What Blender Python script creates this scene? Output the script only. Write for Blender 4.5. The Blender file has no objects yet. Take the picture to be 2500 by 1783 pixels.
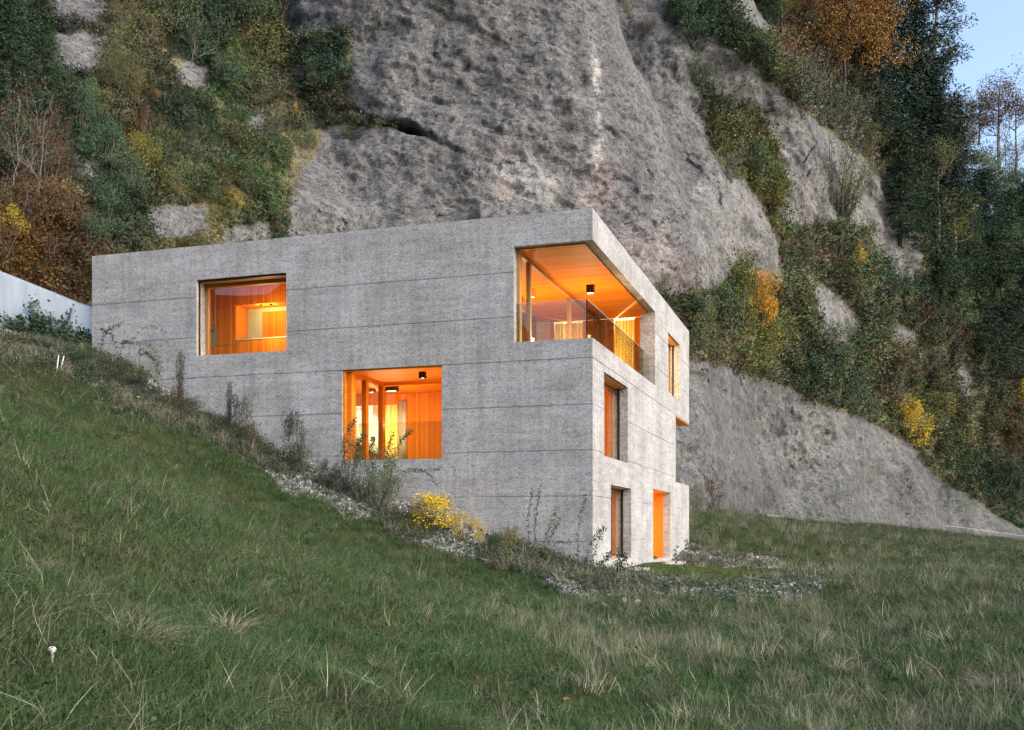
import bpy, math, random
import numpy as np
R = math.radians
rng = np.random.default_rng(7)
random.seed(7)
scene = bpy.context.scene
COL = scene.collection

# ---------------------------------------------------------------- camera, sky, sun, exposure
CZ = 1.6                       # eye height above the meadow at the camera
F, PW, PH, CX, HY = 2560.0, 2500.0, 1783.0, 1250.0, 1300.0   # focal length / horizon of the photograph in its pixels
cam = bpy.data.cameras.new('camera')
cam.sensor_width = 36.0
cam.lens = 36.0 * F / PW
cam.shift_y = (HY - PH / 2) / PW
cam.clip_start = 0.1
cam.clip_end = 2000
camo = bpy.data.objects.new('camera', cam)
camo.location = (0, 0, CZ)
camo.rotation_euler = (R(90), 0, 0)
COL.objects.link(camo)
scene.camera = camo

SUN_EL, SUN_AZ = R(32), R(122)      # azimuth clockwise from +Y: to the right of and behind the camera (the lake side)
world = bpy.data.worlds.new('World')
scene.world = world
world.use_nodes = True
wn = world.node_tree
for n in list(wn.nodes): wn.nodes.remove(n)
sky = wn.nodes.new('ShaderNodeTexSky'); sky.sky_type = 'NISHITA'; sky.sun_disc = False
sky.sun_elevation = SUN_EL; sky.sun_rotation = SUN_AZ
sky.air_density = 0.9; sky.dust_density = 3.0; sky.ozone_density = 1.0
bg = wn.nodes.new('ShaderNodeBackground'); bg.inputs['Strength'].default_value = 0.15
wo = wn.nodes.new('ShaderNodeOutputWorld')
wn.links.new(sky.outputs[0], bg.inputs[0]); wn.links.new(bg.outputs[0], wo.inputs[0])
sun = bpy.data.lights.new('sun', 'SUN'); sun.energy = 0.8; sun.angle = R(70); sun.color = (0.98, 0.99, 1.0)
suno = bpy.data.objects.new('sun', sun); COL.objects.link(suno)
suno.rotation_euler = (R(90) - SUN_EL, 0, math.pi - SUN_AZ)
suno.location = (30, -20, 40)
vs = scene.view_settings
vs.view_transform = 'Standard'; vs.look = 'None'; vs.gamma = 1.0; vs.exposure = 1.5
vs.use_curve_mapping = False
scene.cycles.max_bounces = 6; scene.cycles.diffuse_bounces = 3; scene.cycles.glossy_bounces = 3
scene.cycles.transparent_max_bounces = 10; scene.cycles.transmission_bounces = 4
scene.cycles.caustics_reflective = False; scene.cycles.caustics_refractive = False
scene.cycles.sample_clamp_indirect = 6.0
scene.cycles.use_denoising = True
scene.cycles.use_adaptive_sampling = True; scene.cycles.adaptive_threshold = 0.02
scene.cycles.denoising_prefilter = 'NONE'

# ---------------------------------------------------------------- helpers
def noise3(p, seed=0):
    """value noise in [-1,1] at points p (n,3)"""
    p = np.asarray(p, dtype=np.float64)
    i = np.floor(p).astype(np.int64); f = p - i
    f = f * f * (3 - 2 * f)
    def h(a, b, c):
        n = (a * 374761393 + b * 668265263 + c * 2147483647 + seed * 974711) & 0x7fffffff
        n = ((n ^ (n >> 13)) * 1274126177) & 0x7fffffff
        n = (n ^ (n >> 16)) & 0xffff
        return n / 32767.5 - 1.0
    r = 0
    for dx in (0, 1):
        for dy in (0, 1):
            for dz in (0, 1):
                w = (f[:, 0] if dx else 1 - f[:, 0]) * (f[:, 1] if dy else 1 - f[:, 1]) * (f[:, 2] if dz else 1 - f[:, 2])
                r = r + w * h(i[:, 0] + dx, i[:, 1] + dy, i[:, 2] + dz)
    return r
def fbm(p, octaves=4, seed=0, gain=0.5):
    p = np.asarray(p, dtype=np.float64); a = 1.0; r = 0
    for k in range(octaves):
        r = r + a * noise3(p * (2.03 ** k), seed + k * 17); a *= gain
    return r
class TPS:
    def __init__(self, pts, vals, lam=0.02):
        P = np.array(pts, float); self.P = P; n = len(P)
        K = self.k(P, P) + lam * np.eye(n)
        A = np.zeros((n + 3, n + 3)); A[:n, :n] = K
        A[:n, n] = 1; A[:n, n + 1:] = P; A[n, :n] = 1; A[n + 1:, :n] = P.T
        self.w = np.linalg.solve(A, np.concatenate([np.array(vals, float), np.zeros(3)]))
    def k(self, A, B):
        d2 = ((A[:, None, :] - B[None, :, :]) ** 2).sum(-1)
        return np.where(d2 > 1e-9, d2 * np.log(np.maximum(d2, 1e-9)) * 0.5, 0)
    def __call__(self, x, y):
        x = np.atleast_1d(np.asarray(x, float)); y = np.atleast_1d(np.asarray(y, float))
        sh = x.shape; Q = np.stack([x.ravel(), y.ravel()], 1); out = np.empty(len(Q)); n = len(self.P)
        for a in range(0, len(Q), 20000):
            q = Q[a:a + 20000]
            out[a:a + 20000] = self.k(q, self.P) @ self.w[:n] + self.w[n] + q @ self.w[n + 1:]
        return out.reshape(sh)
def inpoly(px, py, poly):
    px = np.asarray(px, float); py = np.asarray(py, float)
    r = np.zeros(px.shape, bool); n = len(poly)
    for i in range(n):
        x0, y0 = poly[i]; x1, y1 = poly[(i + 1) % n]
        if y0 == y1: continue
        c = ((y0 > py) != (y1 > py)) & (px < (x1 - x0) * (py - y0) / (y1 - y0) + x0)
        r ^= c
    return r
def ray(px, py): return (px - CX) / F, (HY - py) / F       # a photo pixel as a direction (x/y, z/y)

def mesh_np(name, V, faces=None, quads=None, tris=None, smooth=False):
    me = bpy.data.meshes.new(name)
    V = np.asarray(V, np.float32)
    me.vertices.add(len(V)); me.vertices.foreach_set('co', V.ravel())
    ls, lt, li = [], [], []
    off = 0
    if quads is not None and len(quads):
        q = np.asarray(quads, np.int32); ls.append(np.arange(len(q)) * 4 + off); lt.append(np.full(len(q), 4)); li.append(q.ravel()); off += q.size
    if tris is not None and len(tris):
        t = np.asarray(tris, np.int32); ls.append(np.arange(len(t)) * 3 + off); lt.append(np.full(len(t), 3)); li.append(t.ravel()); off += t.size
    if off:
        li = np.concatenate(li).astype(np.int32); ls = np.concatenate(ls).astype(np.int32); lt = np.concatenate(lt).astype(np.int32)
        me.loops.add(len(li)); me.loops.foreach_set('vertex_index', li)
        me.polygons.add(len(ls)); me.polygons.foreach_set('loop_start', ls); me.polygons.foreach_set('loop_total', lt)
        me.polygons.foreach_set('use_smooth', np.full(len(ls), bool(smooth)))
    me.update(calc_edges=True)
    return me
def attr(me, name, data, kind='FLOAT_COLOR'):
    a = me.attributes.new(name, kind, 'POINT')
    if kind == 'FLOAT_COLOR': a.data.foreach_set('color', np.asarray(data, np.float32).ravel())
    elif kind == 'FLOAT_VECTOR': a.data.foreach_set('vector', np.asarray(data, np.float32).ravel())
    else: a.data.foreach_set('value', np.asarray(data).ravel())
def obj(name, me, m=None, parent=None, loc=(0, 0, 0), rot=(0, 0, 0), label=None, cat=None, group=None, kind=None):
    o = bpy.data.objects.new(name, me); COL.objects.link(o)
    if m is not None and me is not None:
        if not me.materials: me.materials.append(m)
        elif me.materials[0] != m:
            o.material_slots[0].link = 'OBJECT'; o.material_slots[0].material = m
    if parent is not None: o.parent = parent
    o.location = loc; o.rotation_euler = rot
    tag(o, label, cat, group, kind)
    return o
def tag(o, label=None, cat=None, group=None, kind=None):
    if label: o['label'] = label
    if cat: o['category'] = cat
    if group: o['group'] = group
    if kind: o['kind'] = kind
def empty(name, label, cat, loc=(0, 0, 0), rot=(0, 0, 0), group=None):
    o = obj(name, None, None, None, loc, rot, label, cat, group)
    o.empty_display_size = 0.2
    return o
class MB:
    """collects boxes and tubes; build() links them as one mesh object"""
    def __init__(self): self.v = []; self.q = []; self.t = []
    def box(self, x0, x1, y0, y1, z0, z1):
        b = len(self.v)
        self.v += [(x0, y0, z0), (x1, y0, z0), (x1, y1, z0), (x0, y1, z0), (x0, y0, z1), (x1, y0, z1), (x1, y1, z1), (x0, y1, z1)]
        self.q += [(b, b + 3, b + 2, b + 1), (b + 4, b + 5, b + 6, b + 7), (b, b + 1, b + 5, b + 4), (b + 1, b + 2, b + 6, b + 5), (b + 2, b + 3, b + 7, b + 6), (b + 3, b, b + 4, b + 7)]
        return self
    def tube(self, pts, radii, n=5):
        pts = [np.array(p, float) for p in pts]
        if not hasattr(radii, '__len__'): radii = [radii] * len(pts)
        b = len(self.v)
        for i, p in enumerate(pts):
            d = pts[min(i + 1, len(pts) - 1)] - pts[max(i - 1, 0)]; d = d / (np.linalg.norm(d) + 1e-9)
            a = np.cross(d, (0.31, 0.17, 0.93) if abs(d[2]) < 0.9 else (1, 0, 0)); a /= np.linalg.norm(a) + 1e-9; c = np.cross(d, a)
            for k in range(n):
                w = 2 * math.pi * k / n
                self.v.append(tuple(p + radii[i] * (math.cos(w) * a + math.sin(w) * c)))
        for i in range(len(pts) - 1):
            for k in range(n):
                self.q.append((b + i * n + k, b + i * n + (k + 1) % n, b + (i + 1) * n + (k + 1) % n, b + (i + 1) * n + k))
        for i in range(1, n - 1):
            self.t.append((b, b + i + 1, b + i)); e = b + (len(pts) - 1) * n; self.t.append((e, e + i, e + i + 1))
        return self
    def mesh(self, name, smooth=False): return mesh_np(name, np.array(self.v), quads=self.q, tris=self.t, smooth=smooth)
    def build(self, name, m, parent=None, bevel=0, smooth=False, **k):
        o = obj(name, self.mesh(name, smooth), m, parent, **k)
        if bevel:
            md = o.modifiers.new('bevel', 'BEVEL'); md.width = bevel; md.segments = 2; md.limit_method = 'ANGLE'
        return o

# ---------------------------------------------------------------- materials
def mat(name):
    m = bpy.data.materials.new(name); m.use_nodes = True
    nt = m.node_tree; b = nt.nodes['Principled BSDF']
    return m, nt, b
def nd(nt, t, **k):
    n = nt.nodes.new(t)
    for a, v in k.items():
        if a == 'op': n.operation = v
        elif a.startswith('i_'): n.inputs[a[2:].replace('_', ' ')].default_value = v
        else: setattr(n, a, v)
    return n
def ramp(nt, fac, stops):
    r = nt.nodes.new('ShaderNodeValToRGB'); e = r.color_ramp.elements
    while len(e) > len(stops): e.remove(e[-1])
    while len(e) < len(stops): e.new(0.5)
    for i, (p, c) in enumerate(stops):
        e[i].position = p; e[i].color = (*c, 1) if len(c) == 3 else c
    nt.links.new(fac, r.inputs[0]); return r.outputs[0]
def mix(nt, a, b, fac, mode='MIX'):
    m = nt.nodes.new('ShaderNodeMix'); m.data_type = 'RGBA'; m.blend_type = mode
    for s, v in ((m.inputs[0], fac), (m.inputs[6], a), (m.inputs[7], b)):
        if hasattr(v, 'links'): nt.links.new(v, s)
        elif isinstance(v, (int, float)): s.default_value = v
        else: s.default_value = (*v, 1)
    return m.outputs[2]
def mapping(nt, coord, scale=(1, 1, 1), rot=(0, 0, 0)):
    mp = nt.nodes.new('ShaderNodeMapping'); mp.inputs['Scale'].default_value = scale; mp.inputs['Rotation'].default_value = rot
    nt.links.new(coord, mp.inputs[0]); return mp.outputs[0]
def tex(nt, kind, vec, scale, detail=4, rough=0.55, **k):
    t = nt.nodes.new(kind); nt.links.new(vec, t.inputs['Vector']); t.inputs['Scale'].default_value = scale
    if 'Detail' in t.inputs: t.inputs['Detail'].default_value = detail
    if 'Roughness' in t.inputs: t.inputs['Roughness'].default_value = rough
    for a, v in k.items(): setattr(t, a, v)
    return t
def math_(nt, op, a, b=None, clamp=False):
    m = nt.nodes.new('ShaderNodeMath'); m.operation = op; m.use_clamp = clamp
    for i, v in enumerate((a, b)):
        if v is None: continue
        if hasattr(v, 'links'): nt.links.new(v, m.inputs[i])
        else: m.inputs[i].default_value = v
    return m.outputs[0]
def bump(nt, b, h, strength, dist, prev=None):
    n = nt.nodes.new('ShaderNodeBump'); n.inputs['Strength'].default_value = strength; n.inputs['Distance'].default_value = dist
    nt.links.new(h, n.inputs['Height'])
    if prev is not None: nt.links.new(prev, n.inputs['Normal'])
    nt.links.new(n.outputs[0], b.inputs['Normal']); return n.outputs[0]
def plain(name, col, rough=0.6, metal=0.0, spec=0.3, emit=None, strength=0):
    m, nt, b = mat(name)
    b.inputs['Base Color'].default_value = (*col, 1); b.inputs['Roughness'].default_value = rough
    b.inputs['Metallic'].default_value = metal; b.inputs['Specular IOR Level'].default_value = spec
    if emit: b.inputs['Emission Color'].default_value = (*emit, 1); b.inputs['Emission Strength'].default_value = strength
    return m

def make_concrete():
    m, nt, b = mat('exposed_concrete')
    tc = nd(nt, 'ShaderNodeTexCoord').outputs['Object']
    big = tex(nt, 'ShaderNodeTexNoise', mapping(nt, tc, (0.55, 0.55, 0.9)), 1.0, 5, 0.6).outputs[0]
    col = ramp(nt, big, [(0.3, (0.275, 0.268, 0.262)), (0.55, (0.37, 0.364, 0.36)), (0.75, (0.41, 0.415, 0.425))])
    streak = tex(nt, 'ShaderNodeTexNoise', mapping(nt, tc, (7, 7, 0.5)), 1.0, 4, 0.6).outputs[0]
    col = mix(nt, col, ramp(nt, streak, [(0.3, (0.62, 0.60, 0.57)), (0.6, (1, 1, 1))]), 0.45, 'MULTIPLY')
    lift = tex(nt, 'ShaderNodeTexNoise', mapping(nt, tc, (0.8, 0.8, 7)), 1.0, 5, 0.6).outputs[0]
    col = mix(nt, col, ramp(nt, lift, [(0.36, (0.72, 0.71, 0.70)), (0.6, (1.06, 1.06, 1.06))]), 0.5, 'MULTIPLY')
    blu = tex(nt, 'ShaderNodeTexNoise', mapping(nt, tc, (.9, .9, 1.4)), 1.0, 3, 0.5).outputs[0]
    col = mix(nt, col, ramp(nt, blu, [(.45, (1.0, .985, .965)), (.62, (.97, 1.0, 1.035))]), .8, 'MULTIPLY')
    sp = tex(nt, 'ShaderNodeTexVoronoi', mapping(nt, tc, (1, 1, 1.25)), 13).outputs['Color']
    spv = nd(nt, 'ShaderNodeSeparateColor'); nt.links.new(sp, spv.inputs[0])
    col = mix(nt, col, ramp(nt, spv.outputs[0], [(0.0, (0.35, 0.34, 0.33)), (0.25, (0.82, 0.82, 0.82)), (0.8, (1.05, 1.05, 1.05)), (1.0, (1.35, 1.34, 1.32))]), 0.62, 'MULTIPLY')
    fine = tex(nt, 'ShaderNodeTexNoise', mapping(nt, tc, (1, 1, 1.5)), 22, 5, 0.75).outputs[0]
    col = mix(nt, col, ramp(nt, fine, [(0.36, (0.40, 0.39, 0.38)), (0.5, (1, 1, 1)), (0.68, (1.25, 1.25, 1.25))]), 0.8, 'MULTIPLY')
    drip = tex(nt, 'ShaderNodeTexNoise', mapping(nt, tc, (2.2, 2.2, .16)), 1.0, 6, 0.65).outputs[0]     # rain runs
    col = mix(nt, col, ramp(nt, drip, [(.36, (.76, .75, .74)), (.5, (1, 1, 1)), (.66, (1.08, 1.09, 1.10))]), .4, 'MULTIPLY')
    pit = tex(nt, 'ShaderNodeTexNoise', mapping(nt, tc, (1, 1, 2.4)), 5.5, 4, 0.7).outputs[0]             # honeycombed patches
    col = mix(nt, col, ramp(nt, pit, [(.34, (.52, .50, .48)), (.45, (1, 1, 1))]), .6, 'MULTIPLY')
    nt.links.new(col, b.inputs['Base Color'])
    b.inputs['Roughness'].default_value = 0.9; b.inputs['Specular IOR Level'].default_value = 0.2
    n1 = bump(nt, b, fine, 0.8, 0.02)
    bump(nt, b, spv.outputs[0], 0.5, 0.015, n1)
    return m
CONCRETE = make_concrete()

def make_timber(name, axis, c0, c1, board=0.085):
    """narrow timber boards; axis = direction across the boards ('x','y','z')"""
    m, nt, b = mat(name)
    tc = nd(nt, 'ShaderNodeTexCoord').outputs['Object']
    sx = nd(nt, 'ShaderNodeSeparateXYZ'); nt.links.new(tc, sx.inputs[0])
    u = math_(nt, 'DIVIDE', sx.outputs['XYZ'.index(axis.upper())], board)
    cell = math_(nt, 'FLOOR', u); fr = math_(nt, 'FRACT', u)
    wn_ = nd(nt, 'ShaderNodeTexWhiteNoise', noise_dimensions='1D'); nt.links.new(cell, wn_.inputs['W'])
    gs = {'x': (26, 2, 2), 'y': (2, 26, 2), 'z': (2, 2, 26)}[axis]
    gr = tex(nt, 'ShaderNodeTexNoise', mapping(nt, tc, gs), 1.0, 5, 0.6).outputs[0]
    v = math_(nt, 'ADD', math_(nt, 'MULTIPLY', wn_.outputs[0], 0.65), math_(nt, 'MULTIPLY', gr, 0.5))
    col = ramp(nt, v, [(0.15, c0), (0.95, c1)])
    g = math_(nt, 'LESS_THAN', math_(nt, 'ABSOLUTE', math_(nt, 'SUBTRACT', fr, 0.5)), 0.46)
    col = mix(nt, tuple(c * 0.35 for c in c0), col, g)
    nt.links.new(col, b.inputs['Base Color'])
    b.inputs['Roughness'].default_value = 0.6; b.inputs['Specular IOR Level'].default_value = 0.12
    bump(nt, b, g, 0.4, 0.006)
    return m
TC0, TC1 = (0.55, 0.145, 0.008), (0.78, 0.25, 0.018)
TIMBER_X = make_timber('timber_boards_across_x', 'x', TC0, TC1)
TIMBER_Y = make_timber('timber_boards_across_y', 'y', TC0, TC1)
TIMBER_Z = make_timber('timber_boards_across_z', 'z', TC0, TC1)
FRAME = plain('oiled_window_timber', (0.40, 0.19, 0.06), 0.5)
DARK = plain('dark_bronze_metal', (0.03, 0.025, 0.02), 0.45, 0.6)
BLACK = plain('black_lamp_metal', (0.012, 0.012, 0.012), 0.5)
WHITE = plain('white_render', (0.62, 0.66, 0.70), 0.85)
CREAM = plain('cream_lacquer', (0.55, 0.50, 0.28), 0.4)
STEEL = plain('oven_steel', (0.55, 0.42, 0.2), 0.3, 0.4)
ZINC = plain('galvanised_steel', (0.33, 0.35, 0.35), 0.55, 0.3)
PALEWOOD = plain('pale_weathered_wood', (0.55, 0.49, 0.40), 0.8)
GLOW = plain('lamp_glow', (1, 0.9, 0.7), 0.5, emit=(1.0, 0.80, 0.50), strength=9)
def make_glass(name, tint, refl=1.0):
    m = bpy.data.materials.new(name); m.use_nodes = True; nt = m.node_tree
    for n in list(nt.nodes): nt.nodes.remove(n)
    o = nd(nt, 'ShaderNodeOutputMaterial'); t = nd(nt, 'ShaderNodeBsdfTransparent'); g = nd(nt, 'ShaderNodeBsdfGlossy')
    t.inputs[0].default_value = (*tint, 1); g.inputs['Roughness'].default_value = 0.005; g.inputs[0].default_value = (refl, refl, refl, 1)
    f = nd(nt, 'ShaderNodeFresnel'); ge = nd(nt, 'ShaderNodeNewGeometry')   # same reflectance on both faces of the sheet
    nt.links.new(math_(nt, 'SUBTRACT', 1.5, math_(nt, 'MULTIPLY', ge.outputs['Backfacing'], 1.5 - 1 / 1.5)), f.inputs['IOR'])
    mx = nd(nt, 'ShaderNodeMixShader'); nt.links.new(f.outputs[0], mx.inputs[0]); nt.links.new(t.outputs[0], mx.inputs[1]); nt.links.new(g.outputs[0], mx.inputs[2])
    nt.links.new(mx.outputs[0], o.inputs[0]); return m
GLASS = make_glass('window_glass', (0.97, 0.98, 0.96))
BALGLASS = make_glass('balustrade_glass', (0.80, 0.84, 0.76))
def make_curtain(name, col):
    m = bpy.data.materials.new(name); m.use_nodes = True; nt = m.node_tree
    for n in list(nt.nodes): nt.nodes.remove(n)
    o = nd(nt, 'ShaderNodeOutputMaterial'); d = nd(nt, 'ShaderNodeBsdfDiffuse'); t = nd(nt, 'ShaderNodeBsdfTranslucent')
    d.inputs[0].default_value = (*col, 1); t.inputs[0].default_value = (*col, 1)
    mx = nd(nt, 'ShaderNodeMixShader'); mx.inputs[0].default_value = 0.5
    nt.links.new(d.outputs[0], mx.inputs[1]); nt.links.new(t.outputs[0], mx.inputs[2]); nt.links.new(mx.outputs[0], o.inputs[0]); return m
CURTAIN_Y = make_curtain('cream_curtain_cloth', (0.85, 0.70, 0.36))
SKY_SHEET = make_curtain('sky_reflection_cloth', (0.85, 0.83, 0.80))  # white cloth that imitates the sky reflected in the loggia glass
# ---------------------------------------------------------------- the ground: height from measured points (x, y, z relative to the eye)
HX, HYW = 2.01, 26.12                      # the house corner that faces the camera
HA = R(17.66)
DL = np.array([-math.cos(HA), math.sin(HA)]); DR = np.array([math.sin(HA), math.cos(HA)])
def house_xy(x, y):                        # house-local (x,y) -> world
    return HX - x * DL[0] + y * DR[0], HYW - x * DL[1] + y * DR[1]
def to_house(X, Y):
    dx, dy = np.asarray(X) - HX, np.asarray(Y) - HYW
    return -(dx * DL[0] + dy * DL[1]), dx * DR[0] + dy * DR[1]
GP = [(0, 0, -1.6), (-3, 3, -.62), (-6, 5, .75), (-12, 8, 3.5), (-15, 0, 4.3), (3, 3, -1.95), (6, 6, -1.85), (10, 8, -1.8), (0, 8, -1.62), (-4, 12, -.1), (-8, 15, 1.75),
      (-13, 15, 4.1), (2, 15, -1.72), (6, 15, -1.72), (12, 15, -1.72), (20, 20, -1.6), (3, -8, -1.9), (-8, -8, 1.5), (15, -5, -2),
      (.7, 22, -1.38), (-2.44, 24.9, -.44), (-5.57, 25.9, 1.01), (-10.2, 27.4, 3.37), (-13.95, 28.6, 4.75), (-20, 29, 7.2), (-30, 25, 10.5), (-30, 5, 9.5), (-22, 15, 7.4),
      (3, 29, -1.1), (8, 32, -1.12), (5.5, 36, -1.1), (8, 40, -1.05), (4, 24, -1.22), (7, 26, -1.25), (4, 20.5, -1.42), (8, 22, -1.45),
      (9.7, 55, 1.05), (8, 47, .1), (15, 70, 1.04), (20.6, 80, 1.0), (30.8, 95, .8), (39, 105, .29), (46, 112, -.13), (58.6, 120, -1.55),
      (14, 45, -.75), (28, 60, -.9), (42, 80, -1.3), (22, 32, -1.5), (35, 40, -2.0), (60, 60, -3.4), (62, 95, -2.6), (75, 125, -2.8), (75, 20, -4),
      (-7, 50, 7.4), (-14, 40, 8.0), (-25, 42, 11), (0, 52, 3.5)]
for t_, z_ in ((0, -.95), (1.5, -.47), (3.7, .36), (6.14, 1.2), (8.6, 2.24), (11.1, 3.3), (15, 5.3), (18.3, 6.1)):
    X_, Y_ = house_xy(-t_, -.1); GP.append((X_, Y_, z_))
_g = TPS([(p[0], p[1]) for p in GP], [p[2] for p in GP], 0.3)
LAWN = [(2.6, 28.2), (3.6, 27.5), (4.4, 27.35), (5.4, 27.15), (6.3, 27.4), (6.9, 28.3), (7.6, 30), (8.2, 32), (8.5, 34.2), (8.2, 35.8), (7.2, 36.6), (5.2, 36.8)]
GRAVEL = [(.0, 26.9), (1.0, 23.6), (2.2, 21.2), (4, 20.3), (5.6, 20.8), (7.2, 24), (9.2, 29), (10.6, 36), (10.4, 42), (7.0, 43), (2.2, 27)]
def ground_z(X, Y):
    X = np.atleast_1d(np.asarray(X, float)); Y = np.atleast_1d(np.asarray(Y, float))
    z = _g(np.clip(X, -34, 80), np.clip(Y, -9, 128))
    P = np.stack([X.ravel(), Y.ravel(), np.zeros(X.size)], 1)
    n = (0.10 * fbm(P * 0.45, 3, 3) + 0.035 * fbm(P * 1.9, 2, 9)).reshape(X.shape)
    lawn = inpoly(X, Y, LAWN)
    n = np.where(lawn, n * 0.12, n)
    n = np.where(np.hypot(X, Y) < 1.5, 0, n)
    return z + n + CZ
def gz(x, y): return float(ground_z([x], [y])[0])
def gravel_mask(X, Y):
    hx, hy = to_house(X, Y)
    P = np.stack([np.ravel(X), np.ravel(Y), np.zeros(np.size(X))], 1)
    w = 0.55 * fbm(P * 0.9, 3, 41).reshape(np.shape(X))
    strip = (hy > -2.1 - w + 0.04 * hx) & (hy < .3) & (hx < 1.2) & (hx > -22)
    return (strip | inpoly(X + w * .5, Y + w * .5, GRAVEL)) & ~inpoly(X, Y, LAWN)

def ground_color(X, Y):
    P = np.stack([np.ravel(X), np.ravel(Y), np.zeros(np.size(X))], 1)
    n = fbm(P * .35, 3, 5)[:, None]
    c = np.array([.035, .045, .018]) + (n * .5 + .5) * np.array([.02, .01, .006])
    g = gravel_mask(np.ravel(X), np.ravel(Y))[:, None]
    c = np.where(g, np.array([.13, .125, .115]), c)
    l = inpoly(np.ravel(X), np.ravel(Y), LAWN)[:, None]
    c = np.where(l, np.array([.045, .06, .02]), c)
    return np.concatenate([c, np.ones((len(c), 1))], 1)
def axis(a, b, fine0, fine1, s, grow=1.06):
    v = [fine0]; st = s
    while v[-1] < fine1: v.append(v[-1] + s)
    while v[-1] < b: st *= grow; v.append(v[-1] + st)
    st = s; w = [fine0]
    while w[-1] > a: st *= grow; w.append(w[-1] - st)
    return np.array(w[:0:-1] + v)
gx = axis(-700, 700, -16, 14, .16); gy = axis(-700, 170, 1, 44, .18)
GX, GY = np.meshgrid(gx, gy)
GZ = ground_z(GX, GY)
nx, ny = len(gx), len(gy)
idx = np.arange(nx * ny).reshape(ny, nx)
q = np.stack([idx[:-1, :-1], idx[:-1, 1:], idx[1:, 1:], idx[1:, :-1]], -1).reshape(-1, 4)
gm = mesh_np('ground', np.stack([GX.ravel(), GY.ravel(), GZ.ravel()], 1), quads=q, smooth=True)
attr(gm, 'soil', ground_color(GX, GY))
def make_soil():
    m, nt, b = mat('meadow_soil')
    a = nd(nt, 'ShaderNodeAttribute', attribute_name='soil')
    tc = nd(nt, 'ShaderNodeTexCoord').outputs['Object']
    n = tex(nt, 'ShaderNodeTexNoise', tc, 14, 6, 0.7).outputs[0]
    v = tex(nt, 'ShaderNodeTexVoronoi', tc, 22).outputs['Color']
    c = mix(nt, a.outputs['Color'], ramp(nt, n, [(.3, (.45, .45, .45)), (.7, (1.4, 1.35, 1.3))]), .9, 'MULTIPLY')
    c = mix(nt, c, v, .12, 'OVERLAY')
    nt.links.new(c, b.inputs['Base Color']); b.inputs['Roughness'].default_value = 1; b.inputs['Specular IOR Level'].default_value = .1
    bump(nt, b, n, .8, .05); return m
SOIL = make_soil()
obj('ground', gm, SOIL, label='grassy hillside soil falling from the slope to the valley', kind='structure')

# ---------------------------------------------------------------- the house
HZ = CZ - 1.0
def facL(px, py, e=0.0):
    r, v = ray(px, py); d = (e + HX * DR[0] + HYW * DR[1]) / (r * DR[0] + DR[1])
    hx, hy = to_house(r * d, d); return float(hx), v * d + 1.0
def facR(px, py, a=0.0):
    r, v = ray(px, py); d = (a + HX * DL[0] + HYW * DL[1]) / (r * DL[0] + DL[1])
    hx, hy = to_house(r * d, d); return float(hy), v * d + 1.0
house = empty('concrete_house', 'grey exposed concrete house with orange-lit timber openings on the slope', 'house', (HX, HYW, HZ), (0, 0, -HA))
W = 0.5
TOP, LEN, DEP = 9.08, 15.0, 16.85
solids = [(-LEN, 0, 0, DEP, -2.2, TOP)]
voids = [(-LEN + W, -W, W, DEP - W, 5.85, 8.40), (-LEN + W, -W, W, 12.9, 2.93, 5.38), (-LEN + W, -W, W, DEP - W, 0.05, 2.55),
         (-4.2, .1, 13.41, DEP + .1, 2.87, 5.32),                        # open terrace under the cantilever
         (-2.06, .1, -.1, W, 5.85, 8.29), (-W, .1, -.1, 8.97, 5.85, 8.29),   # corner balcony
         (-11.46, -8.6, -.1, W, 5.98, 8.12),                             # kitchen window
         (-6.91, -4.03, -.1, W, 2.93, 5.37),                             # loggia
         (-W, .1, 1.30, 4.43, 3.0, 5.19), (-W, .1, 2.12, 4.92, .26, 2.28), (-W, .1, 8.6, 12.14, .08, 2.42), (-W, .1, 11.66, 14.43, 5.97, 8.12)]
for jz in (7.635, 6.50, 5.36, 4.20, 3.06, 1.91, .77):                    # pour joints, recessed
    voids += [(-LEN - .1, .1, -.1, .014, jz - .011, jz + .011), (-.014, .1, -.1, DEP + .1, jz - .011, jz + .011)]
solids += [(-4.7, -4.2, 13.41, DEP - W, 2.6, 5.6), (-4.2, 0, 12.91, 13.41, 2.87, 5.32)]
def cell_mesh(name, solids, voids):
    ax = []
    for k in range(3):
        s = set()
        for b in solids + voids: s.update((round(b[2 * k], 4), round(b[2 * k + 1], 4)))
        ax.append(np.array(sorted(s)))
    c = [(a[1:] + a[:-1]) / 2 for a in ax]
    M = np.zeros([len(v) for v in c], bool)
    def sel(b): return np.ix_(*[(c[k] > b[2 * k]) & (c[k] < b[2 * k + 1]) for k in range(3)])
    M[sel(solids[0])] = True
    for b in voids: M[sel(b)] = False
    for b in solids[1:]: M[sel(b)] = True
    V, Q = {}, []
    def vid(i, j, k):
        key = (i, j, k)
        if key not in V: V[key] = len(V)
        return V[key]
    P = np.pad(M, 1)
    for axn in range(3):
        d = np.diff(P.astype(np.int8), axis=axn)
        for i, j, k in np.argwhere(d != 0):
            s = d[i, j, k]
            I = [i, j, k]
            o = [I[0] - (axn != 0), I[1] - (axn != 1), I[2] - (axn != 2)]
            u, w = [a for a in range(3) if a != axn]
            def cn(du, dw):
                p = o[:]; p[u] += du; p[w] += dw; return vid(*p)
            f = [cn(0, 0), cn(1, 0), cn(1, 1), cn(0, 1)]
            if (s > 0) != (axn == 1): f = f[::-1]
            Q.append(f)
    vs_ = np.array([(ax[0][a], ax[1][b], ax[2][c_]) for (a, b, c_) in V.keys()])
    return mesh_np(name, vs_, quads=Q)
obj('concrete_shell', cell_mesh('concrete_shell', solids, voids), CONCRETE, house)

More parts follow.
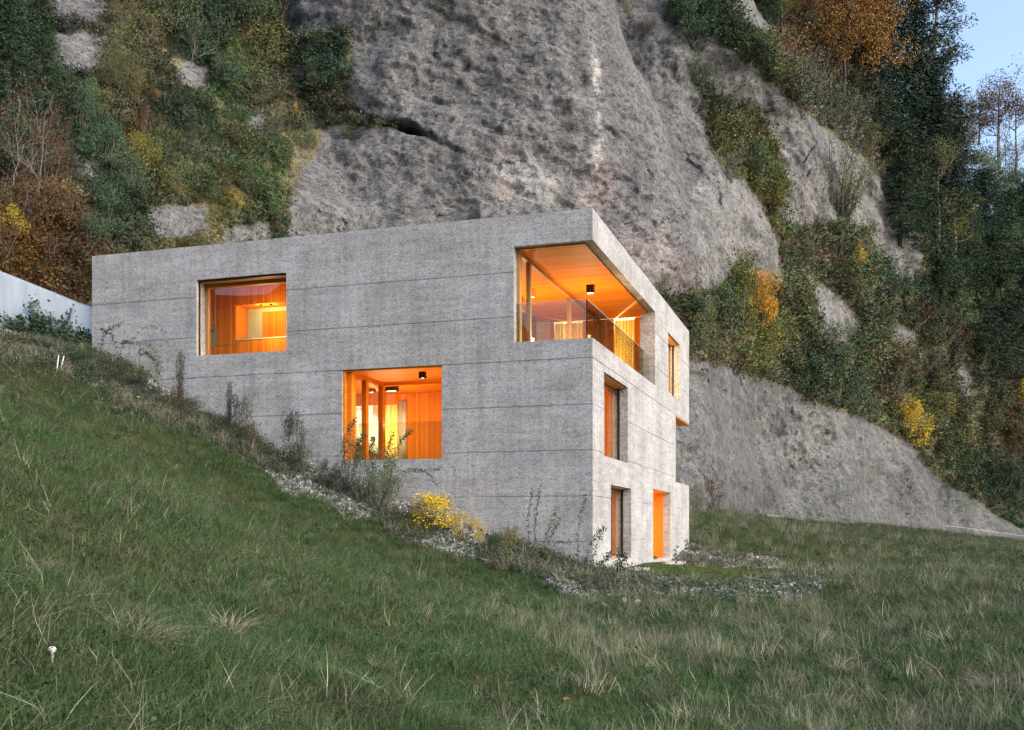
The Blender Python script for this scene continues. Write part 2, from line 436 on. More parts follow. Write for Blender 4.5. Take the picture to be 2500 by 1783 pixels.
def part(name, m, x0, x1, y0, y1, z0, z1, parent=house, bevel=0):
    return MB().box(x0, x1, y0, y1, z0, z1).build(name, m, parent, bevel)
# timber linings
part('timber_ceiling', TIMBER_Y, -14.45, -.25, .22, 9.45, 8.255, 8.284)
part('timber_ceiling', TIMBER_Y, -14.45, -.52, .07, 9.0, 5.325, 5.362)
part('timber_ceiling', TIMBER_Y, -14.45, -.52, .52, 16.3, 2.50, 2.545)
part('timber_soffit', TIMBER_Y, -4.15, -.03, 13.44, DEP - .03, 5.29, 5.316)
for t0, t1 in ((.32, .78), (1.51, 3.07), (3.62, 14.4)):
    part('timber_wall', TIMBER_X, -t1, -t0, 9.46, 9.56, 5.85, 8.25)
part('timber_wall', TIMBER_X, -7.30, -.55, 4.6, 4.7, 2.94, 5.32)
part('timber_wall', TIMBER_X, -14.4, -9.0, 4.6, 4.7, 2.94, 5.32)
part('timber_lintel', TIMBER_X, -9.0, -7.3, 4.6, 4.7, 5.0, 5.32)
part('timber_wall', TIMBER_Y, -5.2, -5.1, 1.8, 9.4, 5.86, 8.25)   # screens the kitchen from the living room
part('timber_wall', TIMBER_Y, -3.75, -3.65, .52, 4.58, 2.94, 5.32)
part('timber_wall', TIMBER_X, -14.4, -.55, 7.2, 7.3, .06, 2.49)
# ceiling-height glazing of the corner balcony
gw = obj('balcony_glazing', None, parent=house)
for y0, y1 in ((.24, .44), (1.18, 1.32), (5.45, 5.57), (9.34, 9.45)):
    part('post', FRAME, -2.09, -1.98, y0, y1, 5.86, 8.25, gw)
part('head_rail', FRAME, -2.08, -1.99, .24, 9.45, 8.15, 8.248, gw)
part('sill_rail', FRAME, -2.08, -1.99, .24, 9.45, 5.855, 5.93, gw)
for y0, y1 in ((.44, 1.18), (1.32, 5.45), (5.57, 9.34)):
    part('pane', GLASS, -2.045, -2.035, y0, y1, 5.93, 8.15, gw)
# glass balustrades
part('balustrade_pane', BALGLASS, -2.04, -.215, .19, .206, 5.852, 6.86)
for y0, y1 in ((.20, 2.42), (2.44, 5.6), (5.62, 8.95)):
    part('balustrade_pane', BALGLASS, -.206, -.19, y0, y1, 5.852, 6.86)
part('balustrade_cap', ZINC, -2.04, -.21, .187, .209, 6.862, 6.872)
part('balustrade_cap', ZINC, -.209, -.187, .19, 8.95, 6.862, 6.872)
part('balustrade_edge', DARK, -.212, -.186, .186, .2, 5.852, 6.86)
part('balustrade_pane', BALGLASS, -.206, -.19, 13.45, 15.84, 2.872, 3.88)
part('balustrade_pane', BALGLASS, -6.86, -5.40, .17, .186, 2.932, 3.93)
part('balustrade_pane', BALGLASS, -5.38, -4.05, .17, .186, 2.932, 3.93)

# kitchen window
kw = obj('window', None, parent=house); kw.name = 'window'
part('frame', FRAME, -11.45, -11.36, .44, .52, 5.985, 8.10, kw); part('frame', FRAME, -8.70, -8.61, .44, .52, 5.985, 8.10, kw)
part('frame', FRAME, -11.36, -8.70, .44, .52, 7.98, 8.10, kw); part('frame', FRAME, -11.36, -8.70, .44, .52, 5.985, 6.03, kw)
part('soffit_board', FRAME, -11.44, -8.62, .16, .44, 8.085, 8.112, kw)
part('pane', GLASS, -11.36, -8.70, .475, .485, 6.03, 7.98, kw)
part('blind_rail', DARK, -11.458, -11.43, .11, .16, 5.985, 8.08, kw); part('blind_rail', DARK, -8.63, -8.602, .11, .16, 5.985, 8.08, kw)
part('blind_box', DARK, -11.43, -8.63, .06, .155, 8.07, 8.115, kw)
# loggia glazing: side leaf and rear leaf
lg = obj('loggia_glazing', None, parent=house)
for y0, y1 in ((.16, .40), (1.06, 1.22), (2.14, 2.34)):
    part('post', TIMBER_X, -6.84, -6.70, y0, y1, 2.935, 5.322, lg)
part('head_rail', TIMBER_Y, -6.83, -6.71, .40, 2.14, 5.22, 5.322, lg)
part('sill_rail', TIMBER_Y, -6.83, -6.71, .40, 2.14, 2.935, 3.0, lg)
part('pane', GLASS, -6.775, -6.765, .40, 1.06, 3.0, 5.22, lg); part('pane', GLASS, -6.775, -6.765, 1.22, 2.14, 3.0, 5.22, lg)
part('head_rail', TIMBER_Z, -6.70, -3.76, 2.2, 2.3, 5.22, 5.322, lg); part('sill_rail', TIMBER_Z, -6.70, -3.76, 2.2, 2.3, 2.935, 2.99, lg)
part('pane', GLASS, -6.70, -3.76, 2.245, 2.255, 2.99, 5.22, lg)
part('side_lining', TIMBER_Z, -4.028, -3.77, .06, 2.2, 2.935, 5.32)
part('side_lining', TIMBER_Z, -6.905, -6.85, .06, .50, 2.935, 5.32)
# windows of the long side wall
def side_window(y0, y1, z0, z1, ym):
    w = obj('window', None, parent=house)
    a = .42
    part('frame', FRAME, -a - .08, -a, y0 + .004, y0 + .08, z0 + .004, z1 - .004, w); part('frame', FRAME, -a - .08, -a, y1 - .08, y1 - .004, z0 + .004, z1 - .004, w)
    part('frame', FRAME, -a - .08, -a, y0 + .08, y1 - .08, z1 - .1, z1 - .004, w); part('frame', FRAME, -a - .08, -a, y0 + .08, y1 - .08, z0 + .004, z0 + .06, w)
    part('mullion', FRAME, -a - .08, -a, ym - .05, ym + .05, z0 + .06, z1 - .1, w)
    part('pane', GLASS, -a - .045, -a - .035, y0 + .08, ym - .05, z0 + .06, z1 - .1, w); part('pane', GLASS, -a - .045, -a - .035, ym + .05, y1 - .08, z0 + .06, z1 - .1, w)
    part('blind_rail', DARK, -.30, -.24, y1 - .03, y1 - .004, z0 + .004, z1 - .02, w); part('blind_rail', DARK, -.30, -.24, y0 + .004, y0 + .03, z0 + .004, z1 - .02, w)
    part('soffit_board', FRAME, -.42, -.08, y0 + .03, y1 - .03, z1 - .028, z1 - .003, w)
side_window(1.30, 4.43, 3.0, 5.19, 2.7); side_window(2.12, 4.92, .26, 2.28, 3.4); side_window(11.66, 14.43, 5.97, 8.12, 12.8)
# entrance recess
er = obj('entrance_recess', None, parent=house)
part('timber_wall', TIMBER_X, -1.5, -.27, 12.10, 12.138, .085, 2.39, er); part('timber_wall', TIMBER_X, -1.5, -.27, 8.602, 8.64, .085, 2.39, er)
part('timber_ceiling', TIMBER_Y, -1.5, -.05, 8.64, 12.10, 2.39, 2.417, er)
dr = part('door', TIMBER_Y, -1.56, -1.5, 8.64, 12.10, .085, 2.39, er)
part('handle', ZINC, -1.49, -1.45, 11.2, 11.23, .9, 1.3, dr)
part('threshold', PALEWOOD, -1.5, -.02, 8.61, 12.13, .055, .078, er)
part('door_step', CONCRETE, -.2, .55, 2.1, 4.9, -.12, -.02); part('door_step', CONCRETE, -.1, .55, 8.5, 12.2, -.12, -.02)

# curtains: folded cloth hung from the ceilings (things of their own); the white ones imitate sky reflections
def curtain(x0, x1, y, z0, z1, m, label, axis_='x', folds=9, amp=.045):
    n = folds * 8 + 1
    u = np.linspace(0, 1, n); wv = amp * np.sin(u * folds * 2 * math.pi + 1.3 * np.sin(u * 9)) * (1 + .3 * np.sin(u * 23))
    V = []
    for z in (z0, z1):
        for uu, ww in zip(u, wv):
            p = x0 + (x1 - x0) * uu
            V.append((p, y + ww, z) if axis_ == 'x' else (y + ww, p, z))
    Q = [(i, i + 1, n + i + 1, n + i) for i in range(n - 1)]
    o = obj('curtain', mesh_np('curtain', np.array(V), quads=Q, smooth=True), m, None, (HX, HYW, HZ), (0, 0, -HA), label, 'curtain', 'curtains behind the glazing')
    md = o.modifiers.new('thickness', 'SOLIDIFY'); md.thickness = .004
    return o
curtain(-1.51, -.78, 9.66, 5.87, 8.22, CURTAIN_Y, 'glowing cream curtain at the end wall of the corner balcony', folds=7)
curtain(-3.62, -3.07, 9.66, 5.87, 8.22, CURTAIN_Y, 'glowing cream curtain behind the balcony glazing beside the timber end wall', folds=6)
curtain(-8.97, -7.86, 4.75, 2.96, 5.02, SKY_SHEET, 'added white sheet imitating the sky reflection in the side leaf of the loggia glazing', folds=16)  # added sheet, imitates the sky mirrored in the side leaf
curtain(-7.82, -7.32, 4.75, 2.96, 5.02, CURTAIN_Y, 'bright cream curtain under the lamp behind the loggia', folds=4)
curtain(-7.29, -7.0, 4.55, 3.2, 5.1, SKY_SHEET, 'narrow added white sheet imitating sky reflected in the loggia rear glazing', folds=3, amp=.02)  # added strip, imitates white sky mirrored in the rear pane
curtain(1.4, 4.35, -.72, 3.02, 5.15, CURTAIN_Y, 'cream curtain inside the tall window below the balcony', 'y', 14)
curtain(2.2, 4.85, -.72, .3, 2.25, CURTAIN_Y, 'cream curtain inside the ground floor window', 'y', 12)

# kitchen fittings (stand in the room, seen through the window)
def fit(name, label, cat): return empty(name, label, cat, (HX, HYW, HZ), (0, 0, -HA))
ky = 1.7
xa, zt = facL(577, 747, ky); _, zb = facL(577, 829, ky); _, zl = facL(540, 844, ky); _, zu = facL(540, 752, ky)
tc_ = fit('tall_cabinet', 'tall timber kitchen cabinet with oven behind the kitchen window', 'cabinet')
part('carcass', TIMBER_X, -13.5, xa - .01, ky + .03, ky + .6, 5.86, 8.25, tc_)
xo, zo = facL(531, 797, ky)
xs_ = [-13.45, xo - 1.0, xo, xa - .014]
for i in range(3):
    part('door', TIMBER_X, xs_[i] + .006, xs_[i + 1] - .006, ky, ky + .027, zu + .006, 8.24, tc_)
    part('door', TIMBER_X, xs_[i] + .006, xs_[i + 1] - .006, ky, ky + .027, 5.88, zl - .006, tc_)
    if i != 1: part('door', TIMBER_X, xs_[i] + .006, xs_[i + 1] - .006, ky, ky + .027, zl + .006, zu - .006, tc_)
part('door', TIMBER_X, xs_[1] + .006, xs_[2] - .006, ky, ky + .027, zo + .006, zu - .006, tc_)
ov = part('oven', STEEL, xs_[1] + .006, xs_[2] - .006, ky - .004, ky + .026, zl + .006, zo - .006, tc_)
part('handle', DARK, xs_[1] + .1, xs_[2] - .1, ky - .04, ky - .02, zo - .16, zo - .14, ov)
part('display', DARK, xs_[1] + .05, xs_[2] - .05, ky - .008, ky - .0045, zo - .09, zo - .075, ov)
uc = fit('wall_cabinet', 'row of dark timber wall cabinets above the kitchen niche', 'cabinet')
lc = fit('base_cabinet', 'timber base cabinets under the lit kitchen niche', 'cabinet')
xs2 = [xa + .002, xa + 1.0, xa + 2.0, xa + 3.0]
part('carcass', TIMBER_X, xa, xs2[-1], ky + .03, ky + .6, zt + .02, 8.25, uc); part('carcass', TIMBER_X, xa, xs2[-1], ky + .03, ky + .6, 5.86, zb - .04, lc)
for i in range(3):
    part('door', TIMBER_X, xs2[i] + .005, xs2[i + 1] - .005, ky, ky + .027, zt + .01, 8.24, uc)
    part('door', TIMBER_X, xs2[i] + .005, xs2[i + 1] - .005, ky, ky + .027, 5.88, zb - .05, lc)
part('worktop', CREAM, xa, xs2[-1], ky - .02, ky + .6, zb - .035, zb, lc)
nb = fit('splashback', 'pale lacquered splashback panel at the back of the kitchen niche', 'panel')
part('back_panel', CREAM, xa, xs2[-1], ky + .6, ky + .63, zb, zt + .02, nb)
xn, _ = facL(609, 780, ky + .6); xn2, _ = facL(641, 780, ky + .6)
part('inset_panel', plain('grey_green_lacquer', (.42, .46, .34), .4), xn, xn2, ky + .585, ky + .598, zb + .002, zt - .1, nb)
part('inset_panel', TIMBER_X, xn2 + .002, xs2[-1], ky + .585, ky + .598, zb + .002, zt - .1, nb)
xb_, _ = facL(593, 825, ky + .2); xb2, _ = facL(617, 825, ky + .2)
part_ = MB().box(xb_, xb2, ky + .1, ky + .32, zb + .03, zb + .055).build('chopping_board', plain('red_brown_board', (.25, .06, .03), .5), None, .006, loc=(HX, HYW, HZ), rot=(0, 0, -HA), label='red brown chopping board leaning low on the kitchen worktop', cat='board')
MB().box(xb_ + .05, xb2 + .2, ky + .05, ky + .36, zb + .001, zb + .028).build('tray', CREAM, None, .006, loc=(HX, HYW, HZ), rot=(0, 0, -HA), label='flat cream tray under the chopping board', cat='tray')

# lamps: each builds its own light
def lamp(name, label, x, y, ztop, sx, sy, h, power, spot=True, col=(1, .66, .32), lx=0, ly=0, drop=.05):
    e = empty(name, label, 'lamp', (0, 0, 0), (0, 0, 0), 'black box lamps on the timber ceilings' if spot else None)
    wx, wy = house_xy(x, y); e.location = (wx, wy, HZ + ztop); e.rotation_euler = (0, 0, -HA)
    m = MB()
    m.box(-sx / 2, -sx / 2 + .012, -sy / 2, sy / 2, -h, 0).box(sx / 2 - .012, sx / 2, -sy / 2, sy / 2, -h, 0)
    m.box(-sx / 2 + .012, sx / 2 - .012, -sy / 2, -sy / 2 + .012, -h, 0).box(-sx / 2 + .012, sx / 2 - .012, sy / 2 - .012, sy / 2, -h, 0)
    m.build('housing', BLACK, e)
    MB().box(-sx / 2 + .014, sx / 2 - .014, -sy / 2 + .014, sy / 2 - .014, -h + .02, -h + .035).build('lens', GLOW, e)
    l = bpy.data.lights.new('dropped_light', 'POINT'); l.energy = power * 1.3; l.color = col; l.shadow_soft_size = .05  # unseen point light dropped below the fitting, so the ceiling lights evenly
    lo = bpy.data.objects.new('dropped_light', l); COL.objects.link(lo); lo.parent = e; lo.location = (lx, ly, -h - drop)
    return e
BAL = (-1.14, 4.55)
lamp('ceiling_lamp', 'black box lamp on the corner balcony ceiling', *BAL, 8.254, .21, .21, .24, 62, drop=1.25)
lamp('ceiling_lamp', 'black box lamp on the loggia ceiling', -4.87, .72, 5.324, .16, .16, .17, 26, drop=1.2)
xl, _ = facL(956, 950, 2.75)
lamp('ceiling_lamp', 'wide box lamp hung inside the room behind the loggia', xl, 2.75, 5.324, .38, .2, .19, 40, drop=1.0)
lamp('ceiling_lamp', 'box lamp in the living room behind the balcony glazing', -3.6, 5.2, 8.254, .3, .3, .18, 75, drop=1.3)
lamp('ceiling_lamp', 'box lamp in the kitchen behind the kitchen window', -9.9, 1.05, 8.254, .2, .2, .1, 20, drop=1.2)
lamp('ceiling_lamp', 'box lamp in the bedroom behind the glowing balcony curtains', -2.3, 11.2, 8.30, .3, .3, .15, 480, drop=1.2)
lamp('ceiling_lamp', 'box lamp in the room beside the loggia side leaf', -7.6, 3.3, 5.324, .2, .2, .12, 16, drop=1.2)
lamp('ceiling_lamp', 'box lamp in the room with the white sheet behind the loggia', -8.1, 5.8, 5.324, .2, .2, .12, 260, drop=1.0, col=(1, .82, .58))
lamp('ceiling_lamp', 'box lamp in the middle floor corner room', -1.9, 2.6, 5.324, .25, .25, .15, 70, drop=1.2)
lamp('ceiling_lamp', 'box lamp in the ground floor corner room', -2.0, 3.4, 2.498, .25, .25, .12, 70, drop=1.0)
lamp('ceiling_lamp', 'box lamp in the lit entrance recess', -.75, 10.4, 2.388, .18, .18, .1, 30, drop=1.0)
lamp('ceiling_lamp', 'box lamp under the cantilever of the open terrace', -1.9, 15.2, 5.288, .2, .2, .12, 30, drop=.3)
for i, (ppx, ppy) in enumerate(((636, 748), (661, 746))):
    x_, z_ = facL(ppx, ppy, ky + .12)
    lamp('niche_spotlight', 'tiny round-lit spotlight under the wall cabinets of the kitchen niche', x_, ky + .14, zt + .015, .06, .06, .04, 3.5, spot=False, col=(1, .78, .36), drop=.12).__setitem__('group', 'niche spotlights')

# white garden wall running on from the far end of the house
wt = []
for px_, top in ((-60, 641), (0, 665), (60, 689), (120, 713), (180, 737), (228, 756)):
    r_, v_ = ray(px_, top); d_ = (.25 + HX * DR[0] + HYW * DR[1]) / (r_ * DR[0] + DR[1]); hx_, hy_ = to_house(r_ * d_, d_)
    wt.append((float(hx_), v_ * d_ + 1.0))
wt.insert(0, (-22.5, wt[0][1] + 1.2)); wt[-1] = (-15.003, wt[-1][1])
V, Q = [], []
for (x_, z_) in wt: V += [(x_, .25, 3.5), (x_, .55, 3.5), (x_, .25, z_), (x_, .55, z_)]
for i in range(len(wt) - 1):
    b_ = i * 4; Q += [(b_, b_ + 4, b_ + 6, b_ + 2), (b_ + 2, b_ + 6, b_ + 7, b_ + 3), (b_ + 5, b_ + 1, b_ + 3, b_ + 7)]
n_ = (len(wt) - 1) * 4; Q += [(0, 2, 3, 1), (n_, n_ + 1, n_ + 3, n_ + 2)]
def make_render():
    m, nt, b = mat('white_wall_render'); tc = nd(nt, 'ShaderNodeTexCoord').outputs['Object']
    n = tex(nt, 'ShaderNodeTexNoise', mapping(nt, tc, (3, 3, .6)), 1, 5, .6).outputs[0]
    nt.links.new(ramp(nt, n, [(.3, (.46, .50, .53)), (.65, (.62, .66, .70))]), b.inputs['Base Color']); b.inputs['Roughness'].default_value = .9
    return m
gwall = empty('garden_wall', 'white rendered garden wall with sloping top beside the far end of the house', 'wall', (HX, HYW, HZ), (0, 0, -HA))
obj('wall_body', mesh_np('garden_wall', np.array(V), quads=Q), make_render(), gwall)
mb = MB()
for (xa_, za_), (xb_, zb_) in zip(wt[:-1], wt[1:]):
    mb.tube([(xa_, .4, za_ + .012), (xb_, .4, zb_ + .012)], .02, 4)
mb.build('coping', ZINC, gwall)
# ---------------------------------------------------------------- the cliff: one rock face, y as a function of (x, z above the eye)
def cp(px, py, d): r, v = ray(px, py); return (r * d, v * d, d)
BACK = [cp(*a) for a in [
    (-200, 640, 38), (-200, 300, 46), (-200, 0, 56), (0, 640, 37), (0, 300, 46), (0, 0, 58), (0, -300, 70), (200, 640, 38.5), (200, 300, 47), (250, 0, 59), (450, 570, 45), (450, 300, 52), (450, 0, 61), (450, -300, 74),
    (650, 520, 51), (700, 250, 58), (700, 0, 64), (0, 900, 36), (300, 900, 42), (600, 900, 52), (900, 900, 58), (1200, 700, 64), (1200, 1000, 60), (1450, 1000, 60),
    (1000, 300, 70), (1300, 300, 73), (1500, 300, 76), (1450, 0, 84), (1000, 0, 78), (1000, -300, 88), (1500, -300, 96),
    (1760, 600, 71), (1700, 900, 62), (1700, 1100, 59), (1700, 1275, 57), (1800, 1285, 72), (1900, 1285, 82), (2100, 1292, 97), (2300, 1315, 114), (2500, 1345, 122), (2700, 1370, 130),
    (1900, 1000, 86), (2100, 1110, 104), (2300, 1200, 120), (2500, 1290, 130), (1850, 800, 82), (2000, 800, 97), (2200, 850, 113), (2400, 900, 126), (2600, 950, 136),
    (1800, 300, 84), (1800, 100, 90), (1750, 0, 93), (2000, 420, 96), (2000, 200, 104), (2000, 0, 112), (2000, -300, 130), (2200, 600, 112), (2200, 300, 122), (2200, 100, 130), (2400, 600, 132), (2600, 500, 145)]]
_b = TPS([(p[0], p[1]) for p in BACK], [p[2] for p in BACK], 2.0)
D0 = 58.0; S0 = F / D0                     # scale of the main rock: photo pixels per metre at 58 m
def interp(v, pts): a = np.array(pts, float); return np.interp(v, a[:, 0], a[:, 1])
EDGE = [(-400, 1500), (0, 1602), (60, 1640), (180, 1690), (330, 1724), (460, 1776), (560, 1806), (640, 1796), (720, 1770), (900, 1700)]
CREV = [(600, 190), (850, 252), (960, 290), (1000, 300), (1100, 352), (1200, 400), (1300, 452), (1400, 492), (1500, 540), (1800, 700)]
def cliff_y(x, z):
    x = np.asarray(x, float); z = np.asarray(z, float); sh = x.shape
    X = x.ravel(); Z = z.ravel()
    P = np.stack([X, np.zeros_like(X), Z], 1)
    back = _b(X, Z)
    # right-hand ridge: the hill lies back so that the sky shows over it
    zr = np.interp(X, [20, 30, 42, 50, 60, 75], [90, 64, 52, 44, 40, 36])
    back = back + np.maximum(0, Z - zr) * 5.0
    back = back + 1.6 * fbm(P * .13, 3, 11) + .45 * fbm(P * .55, 3, 12)
    qx = X * S0 + CX; qy = HY - Z * S0
    w = fbm(P * .28, 3, 21)
    # main dome
    e = interp(qy, EDGE) + 14 * w
    u = np.clip((qx - 1020) / np.maximum(e - 1020, 1), 0, 1)
    dome = 57.5 + (560 - qy) / S0 * .17 + 9.0 * (1 - np.sqrt(np.clip(1 - u ** 3.0, 0, 1)))
    ul = np.clip((1000 - qx) / 420.0, 0, 1); dome = dome + 4.0 * ul ** 2.2 + np.where(qx < 700, (700 - qx) / S0 * .55, 0)
    dome = dome + .5 * w + .15 * fbm(P * 1.1, 5, 22, .6) + .3 * np.abs(fbm(P * np.array([.5, 1, .5]) @ np.array([[.9, 0, .42], [0, 1, 0], [-.42, 0, .9]]) * 1.3, 2, 24)) * .5
    # lower slab under the crevice, its upper rim set back so the dome overhangs it
    c = interp(qx, CREV) + 9 * fbm(P * .9, 3, 31)
    below = (qy - c) / S0
    fade = np.clip((1560 - qx) / 240.0, 0, 1)
    slab = dome + .35 * np.clip((1260 - qx) / 260.0, 0, 1) * np.exp(-np.maximum(below, 0) / 2.0) - .22 * np.maximum(below, 0) * np.clip((1300 - qx) / 300.0, 0, 1)
    rim = np.clip(below / .25, 0, 1)
    under = slab
    notch = np.exp(-((below - .14) / .13) ** 2) * np.clip((1120 - qx) / 120.0, .06, 1) * np.clip((qx - 800) / 80.0, 0, 1) * (0.55 + .45 * fbm(P * .8, 2, 35))
    cave = 2.4 * np.exp(-(((qx - 1000) / 30.0) ** 2 + ((qy - (c + 4)) / 12.0) ** 2) ** 2)
    main = np.where(below > 0, under, dome) + np.clip(notch, 0, 1) * .45 + cave
    # bedding ledges and breaks dipping to the right
    sft = fbm(P * .5, 3, 37)
    q1 = (Z * .90 + X * .43) / 1.9 + .9 * sft; q2 = (Z * .88 + X * .47) / .62 + 1.1 * fbm(P * 1.3, 2, 38)
    m1 = np.clip(.25 + 1.3 * fbm(P * .33, 3, 39), 0, 1); m2 = np.clip(.2 + 1.4 * fbm(P * .7, 3, 40), 0, 1)
    ledge = (q1 - np.floor(q1)) ** 3 * .24 * m1 + (q2 - np.floor(q2)) ** 3 * .12 * m2
    main = main - ledge; back = back - ledge * 1.5
    main = np.where(qx > e, 400, main)
    # second rock rib on the right
    rx = X / 90 * F + CX; ry = HY - Z / 90 * F
    rib_c = interp(ry, [(-200, 1640), (0, 1770), (100, 1800), (228, 1880), (300, 1940), (390, 2040), (480, 2070), (560, 2130), (650, 2190), (760, 2110), (900, 2050)])
    rib = back - 4.5 * np.exp(-((rx - rib_c) / 150.0) ** 2)
    back = np.minimum(back, rib)
    y = np.minimum(back, main)
    return y.reshape(sh)
def project(X, Y, Z): return CX + F * X / Y, HY - F * (Z - CZ) / Y
ROCK_L = [[(130, -10), (262, -10), (255, 66), (130, 50)], [(128, 80), (258, 86), (250, 190), (140, 170)], [(432, 135), (470, 132), (515, 175), (512, 238), (470, 232), (430, 190)],
          [(350, 520), (420, 500), (500, 508), (505, 560), (440, 590), (370, 592)], [(612, 285), (662, 280), (655, 322), (600, 320)], [(195, 395), (245, 390), (245, 450), (200, 440)], [(540, 560), (660, 540), (660, 590), (540, 600)],
          [(690, -10), (900, -10), (860, 60), (830, 70), (720, 95), (690, 70)], [(755, 150), (780, 150), (770, 222), (745, 200)]]
VEG_L = [(-400, -600), (690, -600), (700, 55), (760, 70), (850, 62), (848, 170), (842, 222), (880, 285), (1010, 318), (900, 312), (815, 300), (790, 330), (770, 380), (730, 440), (706, 520), (700, 580), (720, 700), (-400, 1000)]
ROCK_R = [[(1690, 95), (1745, 90), (1810, 140), (1905, 220), (1990, 295), (2075, 360), (2135, 415), (2195, 490), (2246, 570), (2256, 675), (2190, 690), (2140, 610), (2060, 545), (1980, 560), (1918, 540), (1908, 400), (1885, 320), (1845, 268), (1790, 250), (1735, 240), (1705, 190)],
          [(1785, -10), (1830, -10), (1900, 60), (1880, 95), (1815, 62)], [(1775, 415), (1815, 440), (1870, 510), (1900, 610), (1910, 700), (1835, 705), (1800, 640), (1790, 540)], [(2160, 520), (2200, 505), (2242, 560), (2246, 660), (2180, 672), (2165, 600)],
          [(1975, 690), (2010, 692), (2096, 770), (2085, 830), (2030, 850), (1985, 780)], [(2170, 795), (2230, 800), (2245, 840), (2180, 840)], [(2335, 880), (2370, 890), (2375, 980), (2340, 960)],
          [(1560, -300), (1640, -10), (1700, 130), (1735, 330), (1790, 460), (1815, 560), (1800, 640), (1770, 700), (1690, 720), (1560, 720)],
          [(1600, 868), (1682, 874), (1807, 910), (1902, 936), (2001, 984), (2113, 1027), (2225, 1087), (2264, 1147), (2333, 1195), (2462, 1277), (2600, 1330), (2600, 1420), (1600, 1420)]]
def veg_mask(px, py):
    px = np.asarray(px, float); py = np.asarray(py, float)
    L = inpoly(px, py, VEG_L)
    for p in ROCK_L: L &= ~inpoly(px, py, p)
    Rm = px > 1600
    for p in ROCK_R: Rm &= ~inpoly(px, py, p)
    return L | Rm
def blob(px, py, cx, cy, sx, sy): return np.exp(-(((px - cx) / sx) ** 2 + ((py - cy) / sy) ** 2))
cx_ = axis(-42, 95, -24, 25, .115, 1.012); cz_ = axis(-5, 66, -2, 32, .115, 1.02)
CXX, CZZ = np.meshgrid(cx_, cz_)
CYY = cliff_y(CXX, CZZ)
nx, ny = len(cx_), len(cz_); idx = np.arange(nx * ny).reshape(ny, nx)
q = np.stack([idx[:-1, :-1], idx[:-1, 1:], idx[1:, 1:], idx[1:, :-1]], -1).reshape(-1, 4)
# fine relief: pebbles standing proud, short breaks along the dip
Pq = np.stack([CXX.ravel(), CYY.ravel(), CZZ.ravel()], 1); ca, sa = math.cos(R(25)), math.sin(R(25))
along = Pq[:, 0] * ca - Pq[:, 2] * sa; across = Pq[:, 0] * sa + Pq[:, 2] * ca
brk = noise3(np.stack([along * 1.1, Pq[:, 1] * .5, across * 3.6], 1), 131); peb_ = noise3(Pq * np.array([3.6, 2.0, 3.6]), 132); lmp = noise3(np.stack([along * .8, Pq[:, 1] * .4, across * 1.7], 1), 133)
CYF = CYY.ravel() + .13 * np.clip(brk - .45, 0, .3) / .3 - .07 * np.clip(peb_, 0, 1) + .045 * lmp
CV = np.stack([CXX.ravel(), CYF, CZZ.ravel() + CZ], 1)
cm = mesh_np('cliff', CV, quads=q, smooth=True)
ppx, ppy = project(CV[:, 0], CV[:, 1], CV[:, 2])
wob = 22 * fbm(CV * .5, 3, 51)
veg = veg_mask(ppx + wob, ppy + wob * .7).astype(float)
# mineral stains on the rock: pale lime runs, pink lichen, grey film
nz = np.clip(.5 + .8 * fbm(CV * np.array([1.6, 1.6, .5]), 4, 61), 0, 1)
run = np.clip(1.2 * blob(ppx, ppy, 1452, 165, 12, 40) + 1.0 * blob(ppx, ppy, 1458, 240, 10, 55) + .9 * blob(ppx, ppy, 1464, 360, 20, 120) + 1.1 * blob(ppx, ppy, 1230, 425, 60, 32) + 1.1 * blob(ppx, ppy, 1300, 455, 55, 50)
              + .8 * blob(ppx, ppy, 1180, 480, 70, 30) + .7 * blob(ppx, ppy, 1460, 470, 40, 40) + .5 * blob(ppx, ppy, 1560, 640, 70, 60) + .35 * blob(ppx, ppy, 1020, 310, 60, 16), 0, 1) * (.35 + .9 * nz)
pink = np.clip(.9 * blob(ppx, ppy, 1215, 375, 30, 16) + .9 * blob(ppx, ppy, 1225, 455, 22, 30) + .8 * blob(ppx, ppy, 1470, 430, 30, 60) + .9 * blob(ppx, ppy, 1460, 480, 45, 25) + .8 * blob(ppx, ppy, 1570, 610, 60, 50) + .7 * blob(ppx, ppy, 1660, 680, 60, 40) + .6 * blob(ppx, ppy, 830, 20, 40, 30), 0, 1) * (.4 + .9 * nz)
pale = np.clip(.8 * ((ppx > 1690) & (ppy > 430) & (ppy < 860)) + .9 * blob(ppx, ppy, 2000, 1040, 50, 60) + .9 * blob(ppx, ppy, 1960, 1120, 60, 50) + .7 * blob(ppx, ppy, 2090, 1130, 60, 50) + .3 * ((ppx > 1690) & (ppy < 430)), 0, 1) * (.3 + 1.0 * nz)
dark = np.clip(.9 * blob(ppx, ppy, 1200, 110, 100, 70) + .6 * blob(ppx, ppy, 1000, 480, 140, 60) + .8 * blob(ppx, ppy, 1380, 380, 40, 120) + .6 * blob(ppx, ppy, 1550, 300, 40, 160) + .6 * blob(ppx, ppy, 1650, 420, 50, 120) + .7 * ((ppx > 1690) & (ppy > 1150)), 0, 1) * nz
grn = .7 * np.clip(((ppx > 1750) & (ppy > 1120)) * 1.0, 0, 1) * np.clip(.5 + fbm(CV * .4, 3, 66), 0, 1)
c = np.ones((len(CV), 3)) * np.array([.060, .0605, .062])
def lay(c, col, a): return c * (1 - a[:, None]) + np.array(col) * a[:, None]
c = lay(c, (.041, .041, .0415), dark * .9); c = lay(c, (.088, .087, .086), pale * .75); c = lay(c, (.155, .152, .15), np.clip(run, 0, 1) * .85); c = lay(c, (.10, .076, .074), np.clip(pink, 0, 1) * .8); c = lay(c, (.045, .050, .048), grn)
